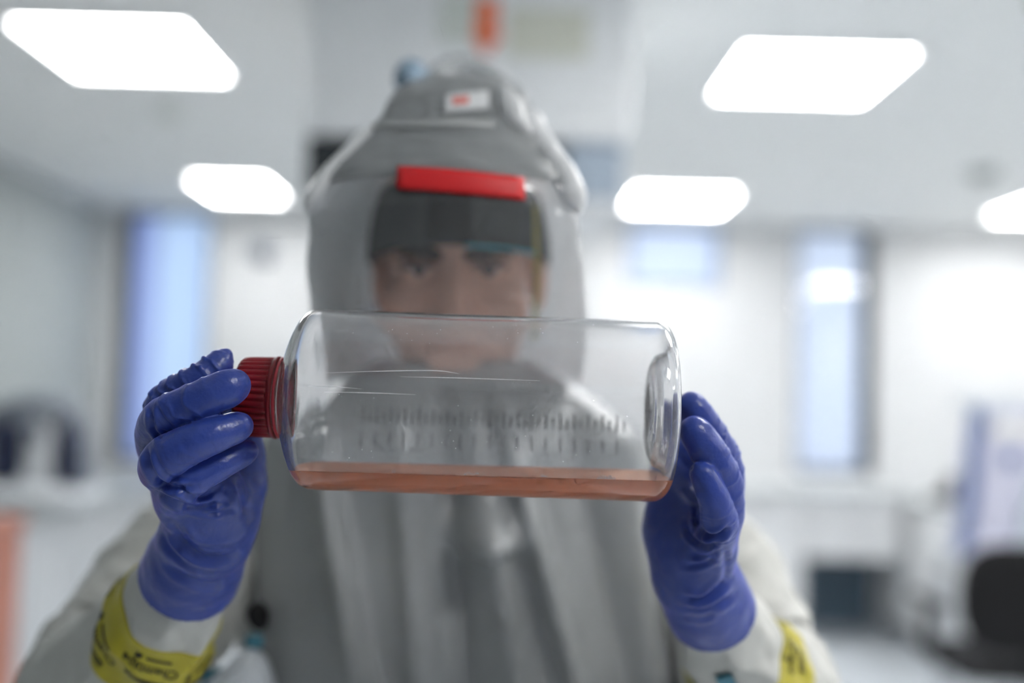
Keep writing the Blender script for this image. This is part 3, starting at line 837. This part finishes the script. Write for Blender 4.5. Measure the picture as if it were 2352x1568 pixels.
hand('glove', [thb, idx, mid, pin, rin], palmL, cuffL, hemL, linesL, bandsL, seed=3)

# right of the photo: finger tips press the bottle base
pinR = [(1640, 1245, .668, 46), (1652, 1212, .650, 42), (1650, 1180, .640, 37), (1636, 1135, .634, 33), (1618, 1095, .633, 28), (1611, 1084, .634, 22)]
rinR = [(1642, 1235, .680, 46), (1664, 1180, .660, 42), (1664, 1110, .650, 40), (1636, 1050, .642, 40), (1602, 1000, .640, 36), (1592, 985, .641, 28)]
midR = [(1640, 1225, .697, 46), (1662, 1150, .680, 42), (1662, 1075, .672, 42), (1630, 1000, .664, 40), (1598, 950, .661, 36), (1586, 930, .661, 28)]
idxR = [(1625, 1220, .712, 46), (1645, 1130, .702, 42), (1640, 1060, .695, 40), (1610, 990, .688, 38), (1590, 945, .686, 33)]
thR = [(1555, 1230, .722, 54), (1543, 1150, .728, 48), (1540, 1060, .740, 44), (1536, 985, .742, 38), (1530, 945, .740, 30)]
palmR = [[(1575, 1320, .712, 62), (1565, 1230, .708, 66), (1560, 1170, .716, 56)],
         [(1560, 1310, .716, 50), (1545, 1220, .718, 52), (1545, 1150, .722, 50)],
         [(1560, 1180, .728, 55), (1588, 1090, .735, 48), (1600, 1035, .728, 38)],
         [(1605, 1320, .705, 62), (1615, 1260, .692, 58), (1632, 1235, .678, 44)],
         [(1590, 1310, .703, 62), (1600, 1230, .698, 60), (1625, 1200, .700, 48)],
         [(1600, 1310, .698, 64), (1618, 1262, .684, 52), (1634, 1240, .672, 42)]]
cuffR = [(1584, 1272, .706, 74), (1602, 1330, .714, 89), (1622, 1375, .728, 94), (1650, 1430, .750, 102), (1670, 1480, .775, 106)]
hemR = (P(1631, 1392, .740), P(1668, 1475, .785) - P(1600, 1320, .708))
linesR = [
    ([(1600, 1165), (1602, 1200), (1625, 1230), (1655, 1228), (1680, 1205)], 4, 1.7),
    ([(1575, 1205), (1590, 1235), (1625, 1252), (1660, 1240)], 4, 1.3),
    ([(1585, 1270), (1620, 1278), (1660, 1258)], 3.5, .7),
    ([(1570, 1300), (1610, 1296), (1650, 1275)], 4, .8),
    ([(1560, 1370), (1610, 1378), (1650, 1350), (1668, 1330)], 5, 1.3),
    ([(1560, 1392), (1610, 1402), (1655, 1385), (1685, 1360)], 5, 1.2),
    ([(1565, 1410), (1610, 1418), (1650, 1405)], 4, .8),
    ([(1565, 1115), (1580, 1140), (1605, 1160)], 5, 1.0),
    ([(1560, 1050), (1590, 1080)], 5, .9),
    ([(1665, 1260), (1672, 1300), (1665, 1340)], 6, .9),
    ([(1690, 1290), (1695, 1320)], 5, .6)]
bandsR = [(pinR, .0005, .008, -.3, .2, .7), (rinR, .0005, .012, -.3, .3, .95), (midR, .0010, .011, -.3, .45, .97)]
hand('glove', [thR, idxR, midR, rinR, pinR], palmR, cuffR, hemR, linesR, bandsR, seed=11)

# ---- head (local frame between the eyes: right, away, up)
E0 = P(1042, 610, .915)
LX, LZ = RT, UP
tilt = math.radians(7)
LYv = FW * math.cos(tilt) + UP * math.sin(tilt) * 1.0
LYv = LYv / np.linalg.norm(LYv); LZv = np.cross(LX, LYv); LZv /= np.linalg.norm(LZv)
LZv = LZv if LZv @ UP > 0 else -LZv
AXH = (LX, LYv, LZv)
def L(x, y, z): return E0 + LX * x + LYv * y + LZv * z
SKIN = mat('skin', (.88, .53, .40), .45, noise=.05, nscale=30)
lo = np.array([-.46, .60, .78]); hi = np.array([.40, 1.25, 1.80])
Fb = Field(lo, hi, .004)
Fb.ell(L(0, .098, .038), (.077, .098, .088), AXH, .01)
Fb.ell(L(0, .062, -.035), (.068, .066, .092), AXH, .02)
Fb.ell(L(0, .052, -.098), (.044, .045, .036), AXH, .02)
Fb.cone(L(-.04, .012, .020), L(.04, .012, .020), .013, .013, .014)
for s in (-1, 1):
    Fb.ell(L(s * .033, -.004, -.002), (.021, .016, .013), AXH, .012, sub=True)
    Fb.ell(L(s * .0325, .018, -.001), (.016, .016, .0155), AXH, .004)
    Fb.ell(L(s * .046, .022, -.040), (.024, .022, .024), AXH, .015)
    Fb.ell(L(s * .080, .105, -.018), (.010, .022, .034), AXH, .006)
    Fb.ell(L(s * .013, -.008, -.048), (.010, .012, .009), AXH, .006)
Fb.cone(L(0, .004, .004), L(0, -.016, -.044), .009, .0125, .008)
Fb.cone(L(-.020, -.001, -.078), L(.020, -.001, -.078), .007, .007, .006)
Fb.cone(L(-.017, -.001, -.089), L(.017, -.001, -.089), .007, .007, .006)
chest = P(1050, 1330, 1.06)
nk = L(0, .115, -.12)
Fb.cone(L(0, .105, -.06), nk + np.array([0, .01, -.09]), .058, .062, .02)
SHL, SHR = P(600, 1165, 1.04), P(1500, 1185, 1.04)
ELL, ELR = P(205, 1590, .83), P(1800, 1610, .86)
WRL, WRR = P(468, 1235, .684), P(1606, 1335, .716)
base = nk + np.array([0, .02, -.10])
Fb.cone(base, SHL, .06, .055, .04); Fb.cone(base, SHR, .06, .055, .04)
hipc = np.array([base[0], 1.06, .92])
for s in (-1, 1):
    Fb.cone(base + np.array([s * .08, 0, -.12]), hipc + np.array([s * .07, 0, 0]), .095, .095, .05)
SLV_L = ([(462, 1262, .690), (437, 1325, .715), (403, 1385, .734), (350, 1465, .758), (270, 1555, .80), (215, 1600, .855), (260, 1540, .92), (420, 1340, .985), (580, 1190, 1.03)],
         [.026, .0305, .039, .0445, .055, .066, .076, .080, .075])
SLV_R = ([(1606, 1335, .716), (1631, 1392, .742), (1660, 1455, .775), (1710, 1530, .81), (1755, 1590, .85), (1765, 1600, .895), (1720, 1540, .94), (1640, 1360, .99), (1530, 1200, 1.03)],
         [.025, .0285, .038, .047, .058, .066, .072, .076, .072])
for sv in (SLV_L, SLV_R):
    q = catmull(np.array([[*P(*p), r] for p, r in zip(*sv)]), 25)
    for a, b in zip(q[:-1], q[1:]): Fb.cone(a[:3], b[:3], min(a[3] * .62, .045), min(b[3] * .62, .045), .006)
HDL, HDR = P(420, 1090, .652), P(1600, 1230, .70)
Fb.cone(WRL, HDL, .024, .013, .01); Fb.cone(WRR, HDR, .024, .014, .01)
V, Q = Fb.mesh(); V = smooth(V, Q, 2)
mesh_from('body', V, Q, SKIN, person)
EYW = mat('eye_white', (.75, .73, .70), .2, spec=.6); IRIS = mat('iris', (.035, .05, .07), .2); BROW = mat('brow_hair', (.045, .028, .02), .8)
def ellmesh(name, c, r, m, parent, axes=AXH, n=28):
    U, W_ = np.meshgrid(np.arange(n) / n * 2 * math.pi, np.linspace(-math.pi / 2, math.pi / 2, n // 2), indexing='ij')
    q = np.stack([np.cos(W_) * np.cos(U) * r[0], np.cos(W_) * np.sin(U) * r[1], np.sin(W_) * r[2]], -1)
    V = (c + q[..., 0:1] * axes[0] + q[..., 1:2] * axes[1] + q[..., 2:3] * axes[2]).reshape(-1, 3); k = n // 2
    F = [(i * k + j, ((i + 1) % n) * k + j, ((i + 1) % n) * k + j + 1, i * k + j + 1) for i in range(n) for j in range(k - 1)]
    return mesh_from(name, V, F, m, parent)
for s in (-1, 1):
    e = ellmesh('eye', L(s * .0325, .0125, -.001), (.0125, .0125, .0080), EYW, person)
    ellmesh('iris', L(s * .0325, .0030, -.0040), (.0066, .004, .0060), IRIS, e)
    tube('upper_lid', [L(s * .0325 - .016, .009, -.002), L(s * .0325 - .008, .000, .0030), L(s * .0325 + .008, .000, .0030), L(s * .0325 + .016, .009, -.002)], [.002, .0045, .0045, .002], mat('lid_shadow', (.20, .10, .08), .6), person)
    tube('eyebrow', [L(s * .010, -.002, .008), L(s * .026, -.003, .0135), L(s * .040, .002, .0145), L(s * .054, .012, .009)], [.0045, .006, .005, .002], BROW, person, flat=.6)

# ---- dark headband under the hood
BAND = mat('headband_dark', (.055, .062, .062), .7, noise=.1); 
def shell(name, c, r, zlo, zhi, a0, a1, m, parent, thick=.004, arc=0.0, n=72, rows=14):
    V = []; th = np.linspace(a0, a1, n)
    for off in (0, thick):
        for k in range(rows):
            f = k / (rows - 1)
            for t in th:
                z = zlo + arc * (1 - math.cos(t)) + (zhi - zlo) * f
                q = math.sqrt(max(1 - (z / (r[2] + .02)) ** 2, .02))
                V.append(c + LX * ((r[0] + off) * q * math.sin(t)) - LYv * ((r[1] + off) * q * math.cos(t)) + LZv * z)
    F = []
    B = rows * n
    for k in range(rows - 1):
        for j in range(n - 1):
            a = k * n + j
            F += [(a + B, a + B + 1, a + B + n + 1, a + B + n), (a, a + n, a + n + 1, a + 1)]
    for j in range(n - 1):
        F += [(j, j + 1, B + j + 1, B + j), ((rows - 1) * n + j, B + (rows - 1) * n + j, B + (rows - 1) * n + j + 1, (rows - 1) * n + j + 1)]
    for k in range(rows - 1):
        F += [(k * n, B + k * n, B + k * n + n, k * n + n), (k * n + n - 1, k * n + 2 * n - 1, B + k * n + 2 * n - 1, B + k * n + n - 1)]
    return mesh_from(name, V, F, m, parent)
hc = L(0, .098, .0)
hb_ = shell('headband', hc, (.088, .117, .115), .019, .085, -2.4, 2.4, BAND, person, .004, -.022)
shell('front_pad', hc, (.092, .121, .115), .022, .085, -.26, .20, mat('pad_black', (.003, .003, .004), .7), hb_, .004, -.01)
shell('cyan_edge', hc, (.091, .120, .115), .0175, .0205, .12, .95, mat('cyan_edge', (.05, .42, .55), .5), hb_, .003, -.022)

# ---- hood
HOOD = mat('hood_fabric', (.34, .355, .36), .42, spec=.5, noise=.05, nscale=14, bump=.25, bscale=30)
mix_shader(HOOD, .38, translucent((.7, .72, .74)))
HOODW = mat('hood_white_and_glint', (.90, .91, .92), .3, spec=.6)  # label white, also the painted highlights on seams and folds
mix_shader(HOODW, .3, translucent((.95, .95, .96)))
# rings: (photo row, half width px, depth at the side corners, front depth, back depth)
RINGS = [(880, 300, .83, .775, 1.14), (790, 318, .81, .765, 1.13), (700, 314, .80, .757, 1.13), (600, 312, .797, .752, 1.13), (490, 309, .795, .750, 1.125), (440, 286, .80, .752, 1.12), (400, 262, .81, .757, 1.11),
         (350, 218, .825, .775, 1.10), (300, 180, .845, .805, 1.085), (262, 172, .86, .825, 1.075), (225, 154, .875, .845, 1.06), (198, 126, .89, .868, 1.035), (180, 84, .91, .895, 1.0), (172, 24, .935, .93, .965)]
CX = 1030
def hood_pt(t, lev, off=0.0):
    """t: 0 = front centre, +-1 = side corners, +-2 = back centre; lev: ring index (float)"""
    lev = min(max(lev, 0), len(RINGS) - 1); i = min(int(lev), len(RINGS) - 2); f = lev - i
    def q(R_):
        y, hw, dc, dfr, db = R_
        cx = 1018 - (y - 490) * .125 if y < 490 else 1018 + (y - 490) * .035
        C = P(cx, y, dc); sgn = 1 if t >= 0 else -1; a = abs(t)
        xw = hw * dc / FPX
        if a <= 1:
            e = math.sin(a * math.pi / 2)
            x = xw * e; z = dfr + (dc - dfr) * (1 - math.cos(a * math.pi / 2)) ** .9
        else:
            b = a - 1
            x = xw * (math.cos(b * math.pi / 2) ** .38) * (1 + .13 * math.sin(b * math.pi)); z = dc + (db + .065 - dc) * math.sin(b * math.pi / 2) ** 1.05
        ctr = P(cx, y, dc)
        p = ctr + RT * (sgn * x) + FW * (z - dc)
        n = RT * (sgn * x / max(xw, .01)) * (1 if a > .6 else .6) + FW * ((z - (dfr + db) / 2) / ((db - dfr) / 2 + .001)); n = n / (np.linalg.norm(n) + 1e-9)
        return p + n * off
    return q(RINGS[i]) * (1 - f) + q(RINGS[i + 1]) * f
def hood_sheet(name, t0, t1, l0, l1, nt_, nl, m, parent, off=0.0, thick=.0012, dfn=None):
    T_ = np.linspace(t0, t1, nt_); Lv = np.linspace(l0, l1, nl); V = []
    for o2 in (off, off - thick):
        for lv in Lv:
            for t in T_:
                d = dfn(t, lv) if dfn else 0
                V.append(hood_pt(t, lv, o2 + d))
    F = []; B = nt_ * nl
    for k in range(nl - 1):
        for j in range(nt_ - 1):
            a = k * nt_ + j
            F += [(a, a + 1, a + nt_ + 1, a + nt_), (a + B, a + B + nt_, a + B + nt_ + 1, a + B + 1)]
    for j in range(nt_ - 1):
        e = (nl - 1) * nt_
        F += [(j, B + j, B + j + 1, j + 1), (e + j, e + j + 1, B + e + j + 1, B + e + j)]
    for k in range(nl - 1):
        a = k * nt_; b = a + nt_ - 1
        F += [(a, a + nt_, B + a + nt_, B + a), (b, B + b, B + b + nt_, b + nt_)]
    return mesh_from(name, V, F, m, parent)
HOODB = mat('hood_lining', (.72, .73, .74), .5, noise=.05, nscale=14, bump=.25, bscale=30)
mix_shader(HOODB, .55, translucent((.82, .83, .84)))
hood = empty('hood', tuple(L(0, .05, 0)), person)
hood.location = L(0, .05, 0) - np.array(person.location)
bpy.context.view_layer.update()
hood['label'] = 'grey respirator hood with a clear curved visor'
VT = 5.35     # ring level of the visor's top edge
crump = lambda t, lv: .0035 * float(vnoise(np.array([t * 3.1 + 5, lv * 1.1, .3]), 5)) + .0015 * float(vnoise(np.array([t * 9, lv * 2.6, 1.3]), 6))
hood_sheet('crown', -1.0, 1.0, VT, len(RINGS) - 1, 70, 60, HOOD, hood, 0, .0012, crump)
hood_sheet('back', .985, 3.015, 0, len(RINGS) - 1, 2, 2, HOOD, hood) if False else None
def back_sheet():
    nt_, nl = 90, 80; V = []
    for o2 in (0, -.0012):
        for lv in np.linspace(0, len(RINGS) - 1, nl):
            for k in range(nt_):
                t = 1 + 2 * k / (nt_ - 1)           # 1 .. 3 -> right corner, back, left corner
                tt = t if t <= 2 else t - 4
                V.append(hood_pt(tt, lv, o2 + crump(tt, lv)))
    F = []; B = nt_ * nl
    for k in range(nl - 1):
        for j in range(nt_ - 1):
            a = k * nt_ + j
            F += [(a, a + 1, a + nt_ + 1, a + nt_), (a + B, a + B + nt_, a + B + nt_ + 1, a + B + 1)]
    return mesh_from('back_cape', V, F, HOODB, hood)
back_sheet()
VIS = bpy.data.materials.new('clear_visor'); VIS.use_nodes = True
nt = VIS.node_tree; nt.nodes.clear(); out = nt.nodes.new('ShaderNodeOutputMaterial')
tr = nt.nodes.new('ShaderNodeBsdfTransparent'); tr.inputs[0].default_value = (.97, .975, .98, 1)
gl = nt.nodes.new('ShaderNodeBsdfGlossy'); gl.inputs['Roughness'].default_value = .06
fr = sheen(nt, .045, .45)
mx = nt.nodes.new('ShaderNodeMixShader'); nt.links.new(fr.outputs[0], mx.inputs[0]); nt.links.new(tr.outputs[0], mx.inputs[1]); nt.links.new(gl.outputs[0], mx.inputs[2])
dfz = nt.nodes.new('ShaderNodeBsdfDiffuse'); dfz.inputs[0].default_value = (.85, .86, .9, 1)
mx2 = nt.nodes.new('ShaderNodeMixShader'); mx2.inputs[0].default_value = .03
nt.links.new(mx.outputs[0], mx2.inputs[1]); nt.links.new(dfz.outputs[0], mx2.inputs[2]); nt.links.new(mx2.outputs[0], out.inputs[0])
hood_sheet('visor', -1.0, 1.0, 0, VT, 60, 30, VIS, hood, 0, .0008)
def seam(name, t, l0, l1, r, flat, n=14):
    pts = [hood_pt(t, l0 + (l1 - l0) * k / (n - 1), .001) for k in range(n)]
    return tube(name, pts, [r * .1, r * .7] + [r] * (n - 4) + [r * .7, r * .1], HOODW, hood, nr=40, ns=16, flat=flat)
seam('seam_glint', -.995, 3.95, 8.2, .0095, 1.0)  # seam edges; the bright reflection along them is put in as white
seam('seam_glint', .975, 3.95, 9.2, .0115, 1.0)
pts = [hood_pt(t, 7.75 + .5 * abs(t) ** 2, .001) for t in np.linspace(-1, .35, 14)]
tube('crown_seam', pts, .0035, mat('seam_grey', (.5, .51, .51), .4), hood, nr=40, ns=12)
LABR = mat('red_label', (.72, .018, .022), .45)
def patch(name, x0, y0, x1, y1, sk, m, thick=.0006, n=16):
    """label bent over the hood: photo corners are matched onto the hood's front surface"""
    V = []
    for off in (.0022 + thick, .0022):
        for j in range(5):
            for i in range(n):
                px = x0 + (x1 - x0) * i / (n - 1); py = y0 + (y1 - y0) * j / 4 + sk * i / (n - 1)
                lv = np.interp(-py, [-r_[0] for r_ in RINGS], range(len(RINGS)))
                best = min(np.linspace(-.98, .98, 99), key=lambda t: abs(proj(hood_pt(t, lv))[0] - px))
                V.append(hood_pt(best, lv, off))
    V = np.array(V).reshape(2, 5, n, 3)
    for a in range(2):
        for j in range(5):
            for k in range(3): V[a, j, :, k] = np.polyval(np.polyfit(np.arange(n), V[a, j, :, k], 3), np.arange(n))
    V = V.reshape(-1, 3); F = []; B = 5 * n
    for j in range(4):
        for i in range(n - 1):
            a = j * n + i; F += [(a, a + n, a + n + 1, a + 1), (a + B, a + B + 1, a + B + n + 1, a + B + n)]
    for i in range(n - 1):
        F += [(i, i + 1, B + i + 1, B + i), (4 * n + i, B + 4 * n + i, B + 4 * n + i + 1, 4 * n + i + 1)]
    for j in range(4):
        a = j * n; b = a + n - 1; F += [(a, B + a, B + a + n, a + n), (b, b + n, B + b + n, B + b)]
    return mesh_from(name, V, F, m, hood)
o = patch('red_label', 914, 406, 1203, 455, 20, LABR); o['label'] = 'bright red rectangular label'
patch('white_label', 1022, 240, 1120, 285, -14, HOODW)
patch('label_print', 1040, 246, 1075, 266, -5, mat('pale_red_print', (.75, .25, .22), .5), .0012)
tube('fold_highlight', [hood_pt(.55, 10.6, 0), hood_pt(.50, 9.4, .004), hood_pt(.55, 8.4, .004), hood_pt(.72, 7.6, 0)], [.003, .0085, .009, .003], HOODW, hood, nr=24, ns=16)  # highlights on the folds, modelled as white lumps
tube('fold_highlight', [hood_pt(.80, 7.2, 0), hood_pt(.84, 6.8, .003), hood_pt(.93, 6.3, 0)], [.003, .009, .003], HOODW, hood, nr=20, ns=14)
tube('side_strap', [L(.074, -.02, .055), L(.076, -.022, .0), L(.074, -.02, -.06)], .004, mat('ochre_strap', (.45, .38, .06), .5), hood, flat=.4)
# breathing hose and connector behind the crown
HOSE = mat('hose_grey', (.30, .32, .33), .5)
tube('breathing_hose', [P(985, 215, 1.05), P(1010, 170, 1.10), P(1070, 150, 1.13), P(1140, 180, 1.16), P(1195, 260, 1.20), P(1212, 420, 1.24), P(1185, 700, 1.27), P(1150, 1000, 1.27), P(1110, 1300, 1.27), P(1090, 1560, 1.26)], .012, HOSE, hood, nr=60, ns=16)
tube('hose_connector', [P(925, 190, 1.02), P(945, 170, 1.04), P(965, 195, 1.05)], [.010, .016, .012], mat('connector_blue', (.22, .32, .42), .4), hood)

# ---- grey bib hanging from the hood over the chest
BIBM = mat('bib_fabric', (.33, .34, .345), .26, spec=.7, noise=.04, nscale=10, bump=.15, bscale=25)
def bib_pt(th, v):
    """th 0 = front; v 0 (neck) .. 1 (hem)"""
    y = 820 + v * 1000
    hwl = np.interp(v, [0, .1, .18, .33, .5, .75, 1], [170, 330, 430, 455, 452, 425, 410])
    hwr = np.interp(v, [0, .1, .18, .33, .5, .75, 1], [170, 330, 430, 455, 480, 520, 545])
    dc = 1.02; x = math.sin(th) * (hwr if th > 0 else hwl) * .98 / FPX
    front = np.interp(v, [0, .2, .5, 1], [.93, .905, .90, .88]); back = np.interp(v, [0, .3, 1], [1.12, 1.17, 1.19])
    c = math.cos(th)
    z = dc - (dc - front) * abs(c) ** .42 if c > 0 else dc + (back - dc) * abs(c) ** .8
    u_ = x / .2
    fold = 0
    if c > -.1:
        for (c0, sl, wd, am) in ((-.53, .42, .06, .022), (-.20, .18, .05, .006), (.02, .20, .05, -.010), (.19, .40, .08, .012), (.38, .62, .05, .018), (.64, .45, .10, -.012), (.88, .25, .07, .008)):
            uc = c0 + sl * (v - .35)
            fold += 1.5 * am * math.exp(-((u_ - uc) / wd) ** 2)
        fold *= min(1, v * 4) * max(c, 0) ** .5
        fold += .004 * float(vnoise(np.array([u_ * 3, v * 5, .5]), 21)) * min(1, v * 4)
        # crumpled ledge of fabric gathered below the throat
        st = lambda a, b: (lambda q: q * q * (3 - 2 * q))(min(max((v - a) / (b - a), 0), 1))
        ld = st(.27, .362 + .02 * math.sin(u_ * 9)) * (1 - st(.366 + .02 * math.sin(u_ * 9), .40 + .02 * math.sin(u_ * 9)))
        fold += .034 * ld * math.exp(-((u_ - .17) / .17) ** 4)
    return P(1046, y, 1.0) + RT * x + FW * (z - 1.0 - fold)
nth, nv = 220, 150
V = [bib_pt(-math.pi + 2 * math.pi * i / nth, k / (nv - 1)) for k in range(nv) for i in range(nth)]
F = [(k * nth + i, k * nth + (i + 1) % nth, (k + 1) * nth + (i + 1) % nth, (k + 1) * nth + i) for k in range(nv - 1) for i in range(nth)]
o = mesh_from('bib', V, F, BIBM, hood); md = o.modifiers.new('solid', 'SOLIDIFY'); md.thickness = .0015
# ---- white coverall: torso + legs, sleeves, boots
SUIT = mat('white_coverall', (.56, .56, .53), .6, noise=.03, nscale=12, bump=.3, bscale=60)
cov = None
Fc = Field(np.array([-.42, .80, .06]), np.array([.36, 1.32, 1.50]), .008)
for s in (-1, 1):
    sh = SHL if s < 0 else SHR
    Fc.cone(base + np.array([0, .01, -.02]), sh + np.array([0, .01, 0]), .075, .080, .05)
    Fc.cone(sh + np.array([-s * .07, .02, -.06]), hipc + np.array([s * .085, .02, 0]), .098, .115, .06)
    Fc.cone(hipc + np.array([s * .09, .02, -.02]), np.array([base[0] + s * .11, 1.05, .5]), .115, .09, .04)
    Fc.cone(np.array([base[0] + s * .11, 1.05, .5]), np.array([base[0] + s * .12, 1.07, .14]), .09, .078, .02)
V, Q = Fc.mesh(); V = smooth(V, Q, 2); N = normals(V, Q)
V = V + N * (.006 * vnoise(V / np.array([.06, .06, .16]), 31) + .003 * vnoise(V / .03, 32))[:, None]
cov = mesh_from('coverall', V, Q, SUIT, person)
BOOT = mat('boot_white', (.6, .6, .58), .4)
for s in (-1, 1):
    Fo = Field(np.array([base[0] + s * .12 - .1, .80, 0.0]), np.array([base[0] + s * .12 + .1, 1.22, .3]), .006)
    c = base[0] + s * .12
    Fo.cone((c, 1.07, .26), (c, 1.07, .08), .062, .055, .02); Fo.cone((c, 1.09, .055), (c + s * .02, .90, .045), .048, .045, .03)
    Fo.cut((0, 0, .012), (0, 0, -1))
    V, Q = Fo.mesh(); mesh_from('boot', smooth(V, Q, 1), Q, BOOT, person)

def folds(seed, amp):
    def f(s, th, R_):
        p = np.stack([s / .035 + .6 * np.sin(th * 2 + seed), np.cos(th) * 1.3 + seed, np.sin(th) * 1.3], -1)
        p2 = np.stack([s / .014, np.cos(th) * 2.6 + seed, np.sin(th) * 2.6 + .3], -1)
        r = np.abs(vnoise(p, seed)); r2 = vnoise(p2, seed + 1)
        g = np.clip((s - .02) / .05, .5, 1)
        return -.0014 * np.exp(-((s - .036 - .004 * np.sin(th + seed)) / .0022) ** 2) + amp * g * ((1 - r * 2.0) * .6 + .35 * r2)
    return f
def sleeve(pts, rad, seed, amp):
    t = Tube([P(*p) for p in pts], rad, nr=150, ns=140, flat=.92, disp=folds(seed, amp))
    t.build('sleeve', SUIT, person)
    return t
tL = sleeve(SLV_L[0], SLV_L[1], 41, .0068)
tR = sleeve(SLV_R[0], SLV_R[1], 52, .0068)
# ---- yellow tape bands with lettering
TAPE = mat('yellow_tape', (.46, .40, .03), .35, spec=.5, noise=.08, nscale=40)
TINK = mat('tape_ink', (.03, .028, .01), .6)
def text_mesh(body, size):
    cu = bpy.data.curves.new('lettering', 'FONT'); cu.body = body; cu.size = size; cu.align_x = 'CENTER'; cu.resolution_u = 2; cu.offset = size * .012
    ob = bpy.data.objects.new('tmp', cu); COL.objects.link(ob); bpy.context.view_layer.update()
    me = bpy.data.meshes.new_from_object(ob.evaluated_get(bpy.context.evaluated_depsgraph_get()))
    v = np.array([x.co[:] for x in me.vertices]); f = [list(p.vertices) for p in me.polygons]
    bpy.data.objects.remove(ob); bpy.data.meshes.remove(me); bpy.data.curves.remove(cu)
    return v, f
TXT = text_mesh('Chemtape', .0105); TXT2 = text_mesh('BY KAPPLER', .0032) if False else None
def tape(tb, s0, s1, label, nwords, ph):
    o = tb.build('tape_band', TAPE, person, s0, s1, .0014, thick=.0022)
    o['label'] = label
    Rm = float(np.interp((s0 + s1) / 2, tb.S, tb.R))
    V, F = [], []
    def put(vs, fs, th0, sc, flip):
        nonlocal V, F
        b = len(V)
        th = th0 + flip * vs[:, 0] / Rm; s = sc + vs[:, 1]
        V += tb.surf(s, th, .0017).tolist(); F += [[i + b for i in f] for f in fs]
    def bar(cx, cy, w_, h_):
        n = 6; v = np.array([[cx - w_ / 2 + w_ * i / (n - 1), cy + q * h_ / 2, 0] for q in (-1, 1) for i in range(n)])
        return v, [[i, i + 1, n + i + 1, n + i] for i in range(n - 1)]
    # orientation: not mirrored as seen from outside
    a, b_, c = tb.surf(np.array([s0, s0, s0 + .004]), np.array([0., .05, 0.]))
    ctr = np.array([np.interp(s0, tb.S, tb.C[:, k]) for k in range(3)])
    flip = 1 if np.cross(b_ - a, c - a) @ (a - ctr) > 0 else -1
    for k in range(nwords):
        th0 = ph + k * 2 * math.pi / nwords; sc = s0 + (s1 - s0) * (.34 if k % 2 else .62)
        v, f = TXT; put(v - np.array([0, .003, 0]), f, th0, sc, flip)
        for cx, cy, w_, h_ in ((0, .0095, .030, .0022), (0, .0125, .030, .0014), (-.004, -.0085, .020, .0022), (.012, -.0085, .005, .0045)):
            v, f = bar(cx, cy, w_, h_); put(v, f, th0, sc, flip)
    q = mesh_from('lettering', V, F, TINK, o, False); md = q.modifiers.new('s', 'SOLIDIFY'); md.thickness = .0002; md.offset = 1
    return o
def s_at(tb, px, py):
    x, y, z = proj(tb.C); return tb.S[np.argmin((x - px) ** 2 + (y - py) ** 2)]
sL = s_at(tL, 400, 1392); tape(tL, sL, sL + .054, 'yellow tape with black lettering round the sleeve cuff', 6, .4)
sR = s_at(tR, 1690, 1500); tape(tR, sR, sR + .046, 'yellow tape round the sleeve at the bottom right', 6, .2)
# teal patch and waist hose pieces
TEAL = mat('teal_patch', (.06, .22, .30), .5)
def on_tube(tb, px, py, off=.002):
    best = None
    for s in np.linspace(0, tb.S[-1] * .6, 60):
        th = np.linspace(0, 2 * math.pi, 60); pts = tb.surf(np.full(60, s), th, off); x, y, z = proj(pts)
        d = (x - px) ** 2 + (y - py) ** 2 + 1e5 * (z - z.min()) ** 2
        i = int(d.argmin())
        if best is None or d[i] < best[0]: best = (d[i], s, th[i])
    return best[1], best[2]
s_, th_ = on_tube(tR, 1665, 1560)
SS, TH = np.meshgrid(np.linspace(s_ - .006, s_ + .02, 8), np.linspace(th_ - .17, th_ + .17, 8), indexing='ij')
V = np.vstack([tR.surf(SS, TH, .004).reshape(-1, 3), tR.surf(SS, TH, .0015).reshape(-1, 3)])
F = [(i * 8 + j, i * 8 + j + 1, (i + 1) * 8 + j + 1, (i + 1) * 8 + j) for i in range(7) for j in range(7)]
F += [tuple(64 + a for a in f[::-1]) for f in F]
mesh_from('teal_patch', V, F, TEAL, person)
BLK2 = BLACK
tube('belt_hose', [P(600, 1600, .90), P(575, 1530, .90), P(545, 1560, .89), P(500, 1600, .88)], .016, mat('hose_white', (.72, .76, .80), .35), person, nr=40, ns=16)
tube('hose_clip', [P(590, 1385, .915), P(592, 1410, .912), P(600, 1440, .915)], [.006, .011, .007], BLACK, person)
tube('hose_cuff', [P(585, 1455, .912), P(583, 1475, .910), P(580, 1490, .912)], [.007, .009, .007], TEAL, person)
tube('belt', [P(470, 1560, .905), P(520, 1556, .895), P(560, 1570, .90)], .009, TEAL, person, flat=.5)
